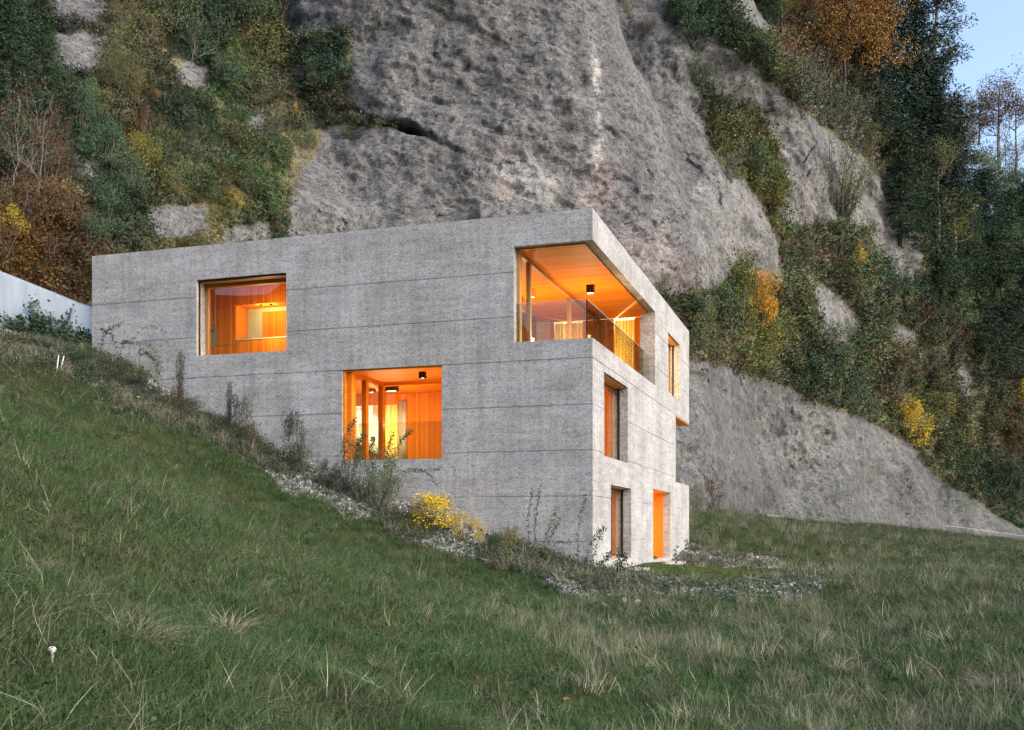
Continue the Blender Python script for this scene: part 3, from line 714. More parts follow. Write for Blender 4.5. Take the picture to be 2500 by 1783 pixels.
soilc = np.array([.045, .042, .025]) + np.clip(fbm(CV * .6, 2, 71), 0, 1)[:, None] * np.array([.03, .025, .015])
c = c * (1 - veg[:, None]) + soilc * veg[:, None]
attr(cm, 'rock', np.concatenate([c, veg[:, None]], 1))
def make_rock():
    m, nt, b = mat('conglomerate_rock')
    a = nd(nt, 'ShaderNodeAttribute', attribute_name='rock')
    tc = nd(nt, 'ShaderNodeTexCoord').outputs['Object']
    iso = mapping(nt, tc, (1, 1, 1), (0, R(25), 0)); dip = mapping(nt, tc, (.36, .7, 1.0), (0, R(25), 0))
    p1 = nd(nt, 'ShaderNodeSeparateColor'); v1 = tex(nt, 'ShaderNodeTexVoronoi', iso, 2.6); nt.links.new(v1.outputs['Color'], p1.inputs[0])
    p2 = nd(nt, 'ShaderNodeSeparateColor'); v2 = tex(nt, 'ShaderNodeTexVoronoi', iso, 4.6); nt.links.new(v2.outputs['Color'], p2.inputs[0])
    big = tex(nt, 'ShaderNodeTexNoise', mapping(nt, tc, (.35, .35, .13)), 1, 4, .6).outputs[0]
    med = tex(nt, 'ShaderNodeTexNoise', dip, 1.6, 5, .65).outputs[0]
    dash = tex(nt, 'ShaderNodeTexNoise', dip, 5.2, 2, .5).outputs[0]
    grain = tex(nt, 'ShaderNodeTexNoise', iso, 9.0, 2, .6).outputs[0]
    run = tex(nt, 'ShaderNodeTexNoise', mapping(nt, tc, (1.3, .12, .07)), 1, 3, .5).outputs[0]
    col = mix(nt, a.outputs['Color'], ramp(nt, big, [(.34, (.78, .78, .79)), (.66, (1.18, 1.17, 1.16))]), .8, 'MULTIPLY')
    col = mix(nt, col, ramp(nt, run, [(.36, (.80, .80, .81)), (.52, (1, 1, 1)), (.68, (1.15, 1.14, 1.13))]), .6, 'MULTIPLY')
    col = mix(nt, col, ramp(nt, med, [(.36, (.72, .72, .73)), (.5, (1, 1, 1)), (.66, (1.2, 1.19, 1.18))]), .6, 'MULTIPLY')
    col = mix(nt, col, ramp(nt, p1.outputs[0], [(0, (.72, .72, .73)), (.8, (1.08, 1.07, 1.06)), (1, (1.4, 1.38, 1.35))]), .75, 'MULTIPLY')
    col = mix(nt, col, ramp(nt, p2.outputs[0], [(0, (.55, .55, .56)), (.5, (.97, .97, .97)), (.85, (1.2, 1.19, 1.18)), (1, (1.8, 1.78, 1.72))]), .8, 'MULTIPLY')
    col = mix(nt, col, ramp(nt, grain, [(.32, (.45, .45, .45)), (.48, (1, 1, 1)), (.68, (1.35, 1.34, 1.32))]), .7, 'MULTIPLY')
    col = mix(nt, col, ramp(nt, dash, [(.33, (.28, .28, .28)), (.385, (1, 1, 1))]), .8, 'MULTIPLY')  # dark dashes paint the shadows of cracks into the rock colour
    nt.links.new(col, b.inputs['Base Color']); b.inputs['Roughness'].default_value = .95; b.inputs['Specular IOR Level'].default_value = .1
    n1 = bump(nt, b, grain, .8, .05); bump(nt, b, dash, .6, .06, n1)
    return m
obj('cliff', cm, make_rock(), label='grey conglomerate rock face towering behind the house', kind='structure')
def cliff_fast(x, z):                       # bilinear look-up in the built face
    i = np.clip(np.searchsorted(cx_, x) - 1, 0, len(cx_) - 2); j = np.clip(np.searchsorted(cz_, z) - 1, 0, len(cz_) - 2)
    fx = np.clip((x - cx_[i]) / (cx_[i + 1] - cx_[i]), 0, 1); fz = np.clip((z - cz_[j]) / (cz_[j + 1] - cz_[j]), 0, 1)
    return (CYY[j, i] * (1 - fx) + CYY[j, i + 1] * fx) * (1 - fz) + (CYY[j + 1, i] * (1 - fx) + CYY[j + 1, i + 1] * fx) * fz
def hit(px, py, y0=33, y1=170):
    r, v = ray(px, py); ys = np.arange(y0, y1, .2); f = cliff_fast(r * ys, v * ys) - ys
    return float(ys[np.argmax(f < 0) if (f < 0).any() else len(ys) - 1])
# ---------------------------------------------------------------- vegetation kit
def leaf_mat(name, a, b_, c_, trans=.35, spec=.15, tint=False):
    m = bpy.data.materials.new(name); m.use_nodes = True; nt = m.node_tree
    b = nt.nodes['Principled BSDF']
    g = nd(nt, 'ShaderNodeNewGeometry')
    lo, hi = [tuple(.45 * u + .55 * v for u, v in zip(e, b_)) for e in (a, c_)]
    col = ramp(nt, g.outputs['Random Per Island'], [(0, lo), (.5, b_), (1, hi)])
    if tint:
        t = nd(nt, 'ShaderNodeAttribute', attribute_name='tint', attribute_type='INSTANCER')
        col = mix(nt, col, t.outputs['Color'], 1.0, 'MULTIPLY')
    else:
        oi = nd(nt, 'ShaderNodeObjectInfo')
        col = mix(nt, col, ramp(nt, oi.outputs['Random'], [(0, (.72, .72, .72)), (.5, (1, 1, 1)), (1, (1.25, 1.2, 1.1))]), 1.0, 'MULTIPLY')
    nt.links.new(col, b.inputs['Base Color']); b.inputs['Roughness'].default_value = .75; b.inputs['Specular IOR Level'].default_value = spec
    return m
LEAF = {
    'dk': leaf_mat('dark_green_leaves', (0.0219, 0.0439, 0.0270), (0.0439, 0.0776, 0.0422), (0.0776, 0.1181, 0.0607)),
    'gr': leaf_mat('green_leaves', (0.0437, 0.0749, 0.0343), (0.0874, 0.1279, 0.0530), (0.1482, 0.1903, 0.0811)),
    'ol': leaf_mat('olive_leaves', (0.0595, 0.0661, 0.0291), (0.1125, 0.1125, 0.0476), (0.1851, 0.1719, 0.0767)),
    'yg': leaf_mat('yellow_green_leaves', (0.0747, 0.0897, 0.0184), (0.1437, 0.1437, 0.0253), (0.2185, 0.1898, 0.0403)),
    'ye': leaf_mat('yellow_leaves', (0.2320, 0.1740, 0.0217), (0.4350, 0.3190, 0.0319), (0.6380, 0.4640, 0.0580)),
    'or': leaf_mat('orange_leaves', (0.1000, 0.0500, 0.0160), (0.2000, 0.1050, 0.0280), (0.3100, 0.1700, 0.0450)),
    'yo': leaf_mat('orange_yellow_leaves', (.22, .10, .010), (.46, .22, .015), (.62, .34, .03)),
    'yl': leaf_mat('bright_yellow_leaves', (.26, .20, .012), (.52, .38, .02), (.70, .50, .04)),
    'sg': leaf_mat('dusky_leaves', (.028, .036, .026), (.048, .058, .042), (.080, .088, .062)),
    'br': leaf_mat('brown_leaves', (0.0440, 0.0286, 0.0154), (0.0825, 0.0495, 0.0242), (0.1430, 0.0792, 0.0330)),
    'gy': leaf_mat('grey_green_leaves', (0.0594, 0.0766, 0.0502), (0.0990, 0.1162, 0.0766), (0.1584, 0.1716, 0.1188)),
    'fir': leaf_mat('fir_needles', (0.0137, 0.0274, 0.0196), (0.0254, 0.0508, 0.0313), (0.0469, 0.0782, 0.0430)),
    'pine': leaf_mat('pine_needles', (0.0252, 0.0420, 0.0336), (0.0448, 0.0644, 0.0476), (0.0770, 0.0952, 0.0630)),
}
def bark(name, c0, c1):
    m, nt, b = mat(name); tc = nd(nt, 'ShaderNodeTexCoord').outputs['Object']
    n = tex(nt, 'ShaderNodeTexNoise', mapping(nt, tc, (9, 9, 2)), 1, 4).outputs[0]
    nt.links.new(ramp(nt, n, [(.3, c0), (.7, c1)]), b.inputs['Base Color']); b.inputs['Roughness'].default_value = .9; return m
TWIG = bark('grey_brown_twigs', (.06, .05, .04), (.15, .13, .11)); BARK = bark('pale_bark', (.12, .11, .095), (.26, .24, .21)); DBARK = bark('dark_bark', (.03, .026, .02), (.08, .07, .055))

def leaves(P, size, seed, aspect=.5, N=None, flat=0.0, jitter=.35):
    """one kite-shaped leaf per point"""
    r = np.random.default_rng(seed); n = len(P)
    d = r.normal(size=(n, 3)); d[:, 2] *= (1 - flat * .6)
    if N is not None: d = d + N * 1.2
    d /= np.linalg.norm(d, axis=1, keepdims=True) + 1e-9
    s = r.normal(size=(n, 3)); s -= (s * d).sum(1, keepdims=True) * d; s /= np.linalg.norm(s, axis=1, keepdims=True) + 1e-9
    k = np.cross(d, s)
    L = (size * (1 - jitter + 2 * jitter * r.random(n)))[:, None] if not np.ndim(size) else (np.asarray(size) * (1 - jitter + 2 * jitter * r.random(n)))[:, None]
    a = P; b_ = P + d * L * .45 + s * L * aspect * .5; c_ = P + d * L - k * L * .15; e = P + d * L * .45 - s * L * aspect * .5
    V = np.stack([a, b_, c_, e], 1).reshape(-1, 3)
    return V, np.arange(n * 4).reshape(-1, 4)
def blob_points(r, n, cs, rs, shell=.55):
    k = r.integers(0, len(cs), n)
    d = r.normal(size=(n, 3)); d /= np.linalg.norm(d, axis=1, keepdims=True)
    rad = shell + (1 - shell) * r.random(n) ** .5
    return cs[k] + d * rs[k][:, None] * rad[:, None], d
def bush_mesh(seed, n=900, lsize=.055, blobs=11, aspect=.55, low=.12, airy=.5, shape='round'):
    r = np.random.default_rng(seed)
    if shape == 'round':
        u = r.random((blobs, 3)); ang = u[:, 0] * 6.283; rr = .34 * np.sqrt(u[:, 1]); z = low + (1 - low - .2) * u[:, 2]
        rr = rr * (1.15 - .8 * np.abs(z - .45))
    else:                                   # column
        ang = r.random(blobs) * 6.283; z = np.linspace(low, .86, blobs); rr = .22 * r.random(blobs) * (1.2 - z)
    cs = np.stack([rr * np.cos(ang), rr * np.sin(ang), z], 1); rs = (.10 + .13 * r.random(blobs)) * (1 if shape == 'round' else 1.05)
    P, N = blob_points(r, n, cs, rs, airy)
    P[:, 2] = np.abs(P[:, 2])
    V, Q = leaves(P, lsize, seed + 1, aspect, N)
    mb = MB()
    for c_ in cs:
        b0 = np.array([.05 * r.normal(), .05 * r.normal(), 0]); mid = (b0 + c_) / 2 + r.normal(size=3) * .03
        mb.tube([b0, mid, c_], [.010, .007, .003], 4)
        for j in range(3):
            d = r.normal(size=3); d /= np.linalg.norm(d); mb.tube([c_, c_ + d * .14], [.003, .001], 3)
    return mesh_np('foliage', V, quads=Q), mb.mesh('stems')
def stems_mesh(seed, ns=34, spread=.38, leaf_n=64, lsize=.024, arch=.3, aspect=.4):
    r = np.random.default_rng(seed); mb = MB(); P = []
    for i in range(ns):
        a = r.random() * 6.283; sp = spread * math.sqrt(r.random()); h = .62 + .38 * r.random()
        b0 = np.array([.04 * math.cos(a), .04 * math.sin(a), 0]); tip = np.array([sp * math.cos(a), sp * math.sin(a), h])
        mid = (b0 + tip) / 2 - np.array([math.cos(a), math.sin(a), 0]) * sp * arch * .5
        pts = [b0, (b0 + mid) / 2 + r.normal(size=3) * .008, mid + r.normal(size=3) * .01, (mid + tip) / 2, tip]
        mb.tube(pts, [.0065, .0055, .0045, .003, .0015], 3)
        for j in range(leaf_n):
            u = .3 + .7 * r.random(); k = min(int(u * 4), 3); f = u * 4 - k
            P.append(pts[k] * (1 - f) + pts[k + 1] * f + r.normal(size=3) * .022)
    V, Q = leaves(np.array(P), lsize, seed + 3, aspect)
    return mesh_np('foliage', V, quads=Q), mb.mesh('stems')
def conifer_mesh(seed, whorls=26, n=9, droop=.35, fan=.17, needle=.017):
    r = np.random.default_rng(seed); mb = MB(); mb.tube([(0, 0, 0), (.004, 0, .5), (0, 0, 1)], [.016, .010, .002], 6)
    P = []; D = []
    for w in range(whorls):
        z = .10 + .88 * (w / whorls) ** .92; L = fan * (1.06 - z) ** .8 + .01
        for k in range(n):
            a = 6.283 * (k / n) + w * 1.3 + .4 * r.normal(); l = L * (.65 + .5 * r.random())
            tip = np.array([l * math.cos(a), l * math.sin(a), z - droop * l + .02 * r.normal()])
            b0 = np.array([0, 0, z]); mb.tube([b0, (b0 + tip) / 2 + np.array([0, 0, .012]), tip], [.003, .002, .001], 3)
            m = int(14 + 60 * l / fan)
            u = r.random(m) ** .7; side = r.normal(size=(m, 3)) * np.array([.014, .014, .009])
            P.append(b0 + (tip - b0) * u[:, None] + side); D.append(np.tile((tip - b0) / (l + 1e-6), (m, 1)) + np.array([0, 0, -.5]))
    P = np.concatenate(P); D = np.concatenate(D)
    V, Q = leaves(P, needle, seed + 5, .30, D * .9)
    return mesh_np('foliage', V, quads=Q), mb.mesh('trunk')
def broad_mesh(seed, n=9500, lsize=.0175, limbs=9, bottom=.25, width=.42, airy=.35, shape=1.0):
    r = np.random.default_rng(seed); mb = MB(); mb.tube([(0, 0, 0), (.01, .006, .3), (-.01, .01, .6), (0, 0, .93)], [.022, .016, .009, .002], 6)
    cs, rs = [], []
    for i in range(limbs * 3):
        z0 = bottom + (.9 - bottom) * r.random(); a = r.random() * 6.283; L = width * (.35 + .65 * r.random()) * (1.15 - abs(z0 - .5) * shape)
        tip = np.array([L * math.cos(a), L * math.sin(a), min(z0 + .10 + .10 * r.random(), .95)])
        mid = np.array([tip[0] * .5, tip[1] * .5, z0 + .03]); mb.tube([(0, 0, z0), mid, tip], [.006, .004, .0015], 4)
        cs += [tip, mid + (tip - mid) * .4]; rs += [.07 + .05 * r.random(), .06 + .03 * r.random()]
    P, N = blob_points(r, n, np.array(cs), np.array(rs), airy)
    V, Q = leaves(P, lsize, seed + 2, .6, N)
    return mesh_np('foliage', V, quads=Q), mb.mesh('trunk')
def bare_mesh(seed, levels=3):
    r = np.random.default_rng(seed); mb = MB(); ends = []
    def grow(p, d, L, rad, lv):
        q = p + d * L * .5 + r.normal(size=3) * .02; e = q + (d + r.normal(size=3) * .15) * L * .5
        mb.tube([p, q, e], [rad, rad * .8, rad * .6], 4)
        if lv == 0: ends.append(e); return
        for i in range(4 if lv > 1 else 3):
            dd = d + r.normal(size=3) * .5; dd[2] = abs(dd[2]) * .8 + .15; dd /= np.linalg.norm(dd)
            s = p + (e - p) * (.35 + .65 * r.random()); grow(s, dd, L * (.5 + .2 * r.random()), rad * .55, lv - 1)
        ends.append(e)
    grow(np.zeros(3), np.array([.05, 0, 1.]), .62, .006, levels)
    E = np.repeat(np.array(ends), 5, 0) + r.normal(size=(len(ends) * 5, 3)) * .025
    V, Q = leaves(E, .022, seed, .6)
    return mesh_np('foliage', V, quads=Q), mb.mesh('trunk')

KIT = {}
def kit(kind, var):
    key = (kind, var)
    if key not in KIT:
        s = 100 + 37 * var + sum(map(ord, kind))
        KIT[key] = {'bush': lambda: bush_mesh(s, 2600, .037, 15), 'loose': lambda: bush_mesh(s, 1500, .034, 17, airy=.15), 'col': lambda: bush_mesh(s, 2600, .03, 13, shape='column'),
                    'stems': lambda: stems_mesh(s), 'fir': lambda: conifer_mesh(s), 'tree': lambda: broad_mesh(s), 'thin': lambda: broad_mesh(s, 3400, .016, 7, .3, .30, .2), 'bare': lambda: bare_mesh(s)}[kind]()
    return KIT[key]
WORDS = {'dk': 'dark green', 'gr': 'green', 'ol': 'olive green', 'yg': 'yellow-green', 'ye': 'yellow', 'or': 'orange', 'yo': 'orange-yellow', 'yl': 'bright yellow', 'sg': 'dusky green', 'br': 'brown', 'gy': 'grey-green', 'fir': 'dark', 'pine': 'dark'}
SHAPEW = {'bush': ('bush', 'leafy bush'), 'loose': ('shrub', 'thin open shrub'), 'col': ('tall_shrub', 'upright shrub'), 'stems': ('stem_shrub', 'many-stemmed shrub with upright rods'), 'fir': ('fir_tree', 'fir tree'),
          'tree': ('broadleaf_tree', 'broadleaf tree'), 'thin': ('slender_tree', 'slender thin-crowned tree'), 'bare': ('bare_tree', 'nearly bare twiggy tree')}
CATS = {'bush': 'bush', 'loose': 'shrub', 'col': 'shrub', 'stems': 'shrub', 'fir': 'tree', 'tree': 'tree', 'thin': 'tree', 'bare': 'tree'}
_pc = [0]
def spot(px, py, where):
    """what the foot of a plant stands beside, in words"""
    if where == WL:
        if px < 200: return 'above the white garden wall' if py > 500 else ('beside the bare rock ledges of the overgrown slope' if py < 340 else 'half way up the slope over the garden wall')
        if px < 400: return 'just behind the far roof corner' if py > 450 else ('near the dark hollow in the overgrown slope' if py > 200 else 'beside the bare rock ledges of the overgrown slope')
        if py > 420: return 'above the roof edge at the pale rock patches'
        return 'on the green bank beside the crevice slab' if py > 215 or px > 740 else 'around the single pale rock high on the slope'
    if where == WR:
        if px < 1830 and py > 690: return 'behind the roof corner under the rock dome'
        if py < 400: return 'on top of the second rock rib'
        if py < 740: return 'at the foot of the second rock rib' if px < 2090 else 'beside the lone rock face under the firs'
        if py > 900 and px > 1990: return 'along the upper rim of the lower rock face' if px < 2290 else 'where the lower rock face runs out by the railing'
        return 'on the ledge above the lower rock face'
    if where == WF: return 'on the skyline of the wood' if py < 430 else 'in the dark wood beyond the rock ribs'
    if where == WG: return 'high in the gully beside the rock dome' if py < 230 else 'low in the gully beside the rock dome'
    return where
def plant(kind, colr, px, base_py, h_px, w_px, where, d=None, label=None, group=None, sink=.25):
    """a plant whose foot is where the direction of (px, base_py) meets the cliff (or at distance d)"""
    if d is None: d = hit(px, base_py) - .1
    r, v = ray(px, base_py); h = h_px / F * d; w = w_px / F * d
    return plant_at(kind, colr, r * d, d, v * d + CZ - sink, h + sink, w, spot(px, base_py, where), label, group)
def plant_at(kind, colr, x, y, z, h, w, where, label=None, group=None):
    _pc[0] += 1; var = _pc[0] % 3
    fo, st = kit(kind, var)
    nm, wd = SHAPEW[kind]
    lab = label or f'{WORDS[colr]} {wd} {where}'
    e = empty(nm, lab, CATS[kind], (x, y, z), (0, 0, random.random() * 6.28), group or f"{WORDS[colr]} {CATS[kind].replace('bush', 'bushe')}s {where}")
    wf = {'bush': 1.0, 'loose': 1.0, 'col': .62, 'stems': .8, 'fir': .34, 'tree': .85, 'thin': .62, 'bare': .8}[kind]
    e.scale = (w / wf, w / wf, h)
    obj('foliage' if kind in ('bush', 'loose', 'col', 'stems') else 'crown', fo, LEAF[colr], e)
    obj('stems' if kind in ('bush', 'loose', 'col', 'stems') else 'trunk', st, BARK if kind in ('thin', 'bare') else (DBARK if kind in ('fir', 'tree') else TWIG), e)
    return e

WL = 'on the overgrown slope behind the far end of the house'
WG = 'in the gully beside the big rock dome'
WR = 'on the ledge between the rock faces'
WF = 'in the wood beyond the rock ribs'
# kind, colour, px, base_py, height, width (photo pixels)
for a in [('fir', 'fir', 20, 330, 430, 190), ('fir', 'dk', 95, 300, 340, 150), ('bush', 'dk', 60, 420, 150, 170), ('bush', 'gr', 75, 235, 110, 120), ('bush', 'gr', 430, 95, 150, 150), ('bush', 'dk', 530, 110, 170, 170), ('bush', 'gr', 610, 70, 110, 130),
          ('bush', 'ol', 650, 165, 110, 130), ('bush', 'dk', 480, 150, 110, 120), ('bush', 'dk', 560, 215, 110, 110), ('tree', 'ol', 300, 270, 150, 120), ('loose', 'or', 335, 225, 55, 60), ('loose', 'or', 378, 250, 45, 45), ('bush', 'dk', 200, 330, 130, 120),
          ('bush', 'gr', 225, 290, 110, 90), ('bush', 'dk', 250, 400, 140, 120), ('bush', 'ol', 270, 300, 90, 130), ('bush', 'yg', 355, 395, 80, 85), ('loose', 'br', 40, 420, 200, 150), ('loose', 'br', 110, 460, 170, 130),
          ('loose', 'br', 140, 330, 90, 80), ('bare', 'br', 30, 470, 240, 190), ('bare', 'br', 100, 520, 240, 180), ('loose', 'br', 60, 560, 170, 160), ('loose', 'br', 130, 420, 130, 100), ('loose', 'br', 150, 560, 150, 140), ('loose', 'ye', 25, 575, 90, 90), ('loose', 'br', 15, 640, 120, 120),
          ('loose', 'br', 95, 640, 110, 140), ('loose', 'br', 180, 650, 130, 120), ('bush', 'dk', 260, 510, 110, 110), ('bush', 'dk', 270, 590, 150, 120), ('bush', 'dk', 320, 470, 120, 110), ('bush', 'dk', 215, 610, 110, 100), ('bush', 'dk', 330, 600, 90, 90), ('loose', 'ol', 470, 625, 60, 150),
          ('bush', 'gr', 480, 470, 80, 130), ('bush', 'gr', 600, 460, 80, 140), ('bush', 'gr', 690, 400, 80, 110), ('bush', 'gr', 640, 520, 110, 120), ('bush', 'gr', 735, 350, 70, 90), ('loose', 'ol', 560, 360, 70, 120), ('bush', 'gr', 520, 290, 80, 150), ('loose', 'ol', 640, 260, 60, 110),
          ('loose', 'ye', 720, 290, 45, 30), ('loose', 'ye', 568, 512, 50, 60), ('bush', 'dk', 780, 215, 90, 90), ('bush', 'dk', 820, 225, 120, 60), ('loose', 'gr', 800, 120, 70, 120), ('loose', 'ol', 900, 20, 50, 90), ('loose', 'ol', 860, 330, 30, 60), ('bare', 'br', 470, 170, 150, 90), ('bare', 'br', 690, 70, 120, 80),
          ('bush', 'ol', 420, 470, 70, 90), ('loose', 'gy', 480, 400, 70, 110), ('loose', 'gy', 640, 350, 60, 110), ('bush', 'dk', 390, 400, 80, 90), ('bush', 'dk', 170, 230, 100, 90), ('loose', 'br', 350, 330, 90, 60), ('loose', 'ol', 360, 105, 110, 130), ('loose', 'ol', 300, 80, 90, 80)]:
    plant(*a, WL)
for a in [('bush', 'dk', 1690, 110, 140, 120), ('bush', 'dk', 1740, 60, 110, 90), ('fir', 'dk', 1660, 60, 160, 90), ('bush', 'dk', 1700, 200, 110, 90), ('loose', 'gr', 1690, 190, 100, 90), ('bush', 'gr', 1850, 150, 80, 120), ('bush', 'dk', 1790, 105, 70, 90), ('bush', 'ol', 1880, 190, 80, 100),
          ('stems', 'gy', 1760, 300, 150, 160), ('bush', 'ol', 1800, 400, 130, 130), ('bush', 'gr', 1850, 450, 120, 110), ('loose', 'ol', 1760, 370, 100, 110), ('bush', 'yg', 1880, 420, 90, 70), ('bush', 'yg', 1890, 500, 90, 60), ('loose', 'gy', 1780, 440, 90, 90), ('bush', 'dk', 1830, 420, 80, 90), ('loose', 'ol', 1530, 40, 60, 30), ('loose', 'ol', 1585, 75, 40, 60)]:
    plant(*a, WG)
for a in [('loose', 'gy', 1960, 250, 140, 160), ('stems', 'gy', 1980, 265, 150, 200), ('loose', 'gy', 2030, 310, 120, 170), ('stems', 'gy', 2060, 330, 110, 150), ('loose', 'ol', 2000, 300, 60, 110), ('bush', 'ol', 2080, 290, 70, 60), ('stems', 'gr', 2030, 610, 260, 240), ('stems', 'yg', 2060, 560, 190, 180), ('stems', 'gy', 1985, 590, 160, 130),
          ('bush', 'ol', 2110, 640, 110, 110), ('bush', 'ye', 2090, 640, 70, 60), ('loose', 'br', 2000, 660, 70, 130), ('loose', 'ol', 1950, 650, 130, 100), ('bush', 'dk', 2170, 720, 110, 110), ('loose', 'or', 2125, 700, 70, 50), ('bush', 'ol', 2080, 720, 100, 110),
          ('col', 'ye', 1815, 745, 70, 60), ('bush', 'yg', 1860, 850, 110, 130), ('bush', 'gr', 1760, 830, 150, 120), ('bush', 'ol', 1700, 840, 120, 110), ('loose', 'gr', 1690, 800, 110, 120), ('bush', 'ol', 1740, 890, 90, 130), ('bush', 'br', 1800, 900, 80, 110),
          ('col', 'ol', 1940, 850, 190, 110), ('col', 'gr', 1985, 850, 140, 60), ('bush', 'ol', 1920, 900, 90, 110), ('bush', 'dk', 1960, 950, 110, 130), ('bush', 'dk', 1920, 935, 80, 80), ('loose', 'or', 2015, 935, 50, 60), ('bush', 'dk', 2060, 980, 120, 120), ('col', 'gr', 2085, 960, 190, 110), ('bush', 'yg', 2095, 920, 80, 60), ('bush', 'dk', 2110, 1010, 110, 110), ('bush', 'gr', 2040, 880, 100, 110),
          ('stems', 'ol', 2180, 980, 170, 150), ('stems', 'ol', 2230, 930, 150, 120), ('bush', 'ol', 2150, 870, 90, 110), ('bush', 'gr', 2130, 840, 90, 100), ('col', 'ye', 2230, 1085, 120, 90), ('bush', 'ye', 2200, 1060, 80, 80), ('bush', 'ye', 2310, 1020, 60, 50), ('stems', 'yg', 2310, 1040, 90, 70), ('bush', 'ol', 2270, 1000, 100, 120), ('bush', 'dk', 2300, 1130, 110, 130), ('bush', 'ol', 2340, 1100, 110, 110),
          ('bush', 'dk', 2380, 1150, 120, 130), ('bush', 'gr', 2350, 1160, 90, 100), ('bush', 'dk', 2440, 1200, 110, 130), ('bush', 'br', 2470, 1100, 120, 100), ('bush', 'ol', 2420, 1050, 110, 120), ('bush', 'ye', 2490, 1000, 90, 60), ('bush', 'dk', 2480, 1240, 110, 110), ('loose', 'br', 2230, 800, 90, 130), ('loose', 'br', 2330, 870, 100, 110), ('bush', 'dk', 1690, 760, 90, 80), ('bush', 'dk', 2420, 1000, 120, 130),
          ('bush', 'ol', 2250, 870, 90, 120), ('bush', 'gr', 2340, 800, 110, 110), ('bush', 'gr', 2200, 780, 90, 110), ('loose', 'ol', 1620, 720, 70, 70), ('loose', 'ol', 1900, 1060, 25, 60), ('bush', 'dk', 2500, 1130, 120, 110)]:
    plant(*a, WR)
for a in [('loose', 'br', 1725, 1262, 120, 90), ('loose', 'ol', 1700, 1240, 80, 60), ('loose', 'br', 1775, 1272, 50, 70)]:
    plant(*a, 'on the bank beside the lower terrace of the house')
plant('col', 'yg', 1815, 790, 190, 110, WR, d=hit(1815, 790) - 3.0, label='tall yellow-green shrub behind the orange shrub under the rock dome')
plant('bush', 'yo', 1855, 785, 135, 105, WR, d=hit(1855, 775) - 3.6, label='bright orange-yellow shrub standing out under the rock dome', group='bright shrubs under the rock dome')
plant('loose', 'yo', 1862, 770, 130, 80, WR, d=hit(1855, 775) - 3.9, label='orange sprays in front of the bright orange-yellow shrub', group='bright shrubs under the rock dome')
for a in [('fir', 'fir', 2170, 420, 520, 200), ('fir', 'fir', 2235, 470, 560, 210), ('fir', 'fir', 2120, 330, 420, 150), ('fir', 'fir', 2280, 560, 420, 190), ('fir', 'fir', 2200, 600, 300, 170), ('fir', 'fir', 2330, 560, 330, 180), ('fir', 'dk', 2260, 720, 330, 170), ('fir', 'fir', 2400, 700, 300, 190), ('fir', 'dk', 2460, 800, 350, 180),
          ('fir', 'fir', 2500, 760, 330, 180), ('fir', 'dk', 2370, 860, 280, 160), ('fir', 'fir', 2430, 920, 330, 170), ('tree', 'or', 2060, 270, 330, 220), ('tree', 'or', 2130, 260, 330, 190), ('tree', 'or', 2090, 200, 260, 170), ('tree', 'or', 2020, 150, 190, 130), ('tree', 'or', 1950, 110, 150, 110), ('thin', 'yg', 1910, 80, 130, 80), ('fir', 'dk', 1880, 60, 150, 80), ('fir', 'dk', 1960, 70, 170, 90), ('tree', 'or', 2390, 350, 120, 110), ('tree', 'or', 2350, 380, 90, 90),
          ('thin', 'br', 2440, 420, 230, 150), ('thin', 'br', 2480, 440, 190, 130), ('bare', 'br', 2455, 400, 230, 150), ('thin', 'ol', 2330, 540, 250, 130), ('thin', 'ol', 2290, 620, 270, 130), ('thin', 'yg', 2330, 640, 160, 130), ('thin', 'gr', 2400, 620, 260, 140), ('tree', 'gr', 2390, 800, 170, 150), ('tree', 'dk', 2460, 620, 190, 150), ('tree', 'gr', 2440, 700, 160, 130), ('tree', 'dk', 2320, 780, 190, 140), ('thin', 'ol', 2200, 560, 220, 110),
          ('tree', 'dk', 2500, 900, 200, 150), ('tree', 'gr', 2440, 860, 160, 130), ('thin', 'ol', 2130, 470, 160, 90), ('tree', 'dk', 2490, 560, 150, 130), ('tree', 'gy', 2430, 480, 110, 130), ('tree', 'dk', 2360, 700, 190, 130)]:
    plant(*a, WF)

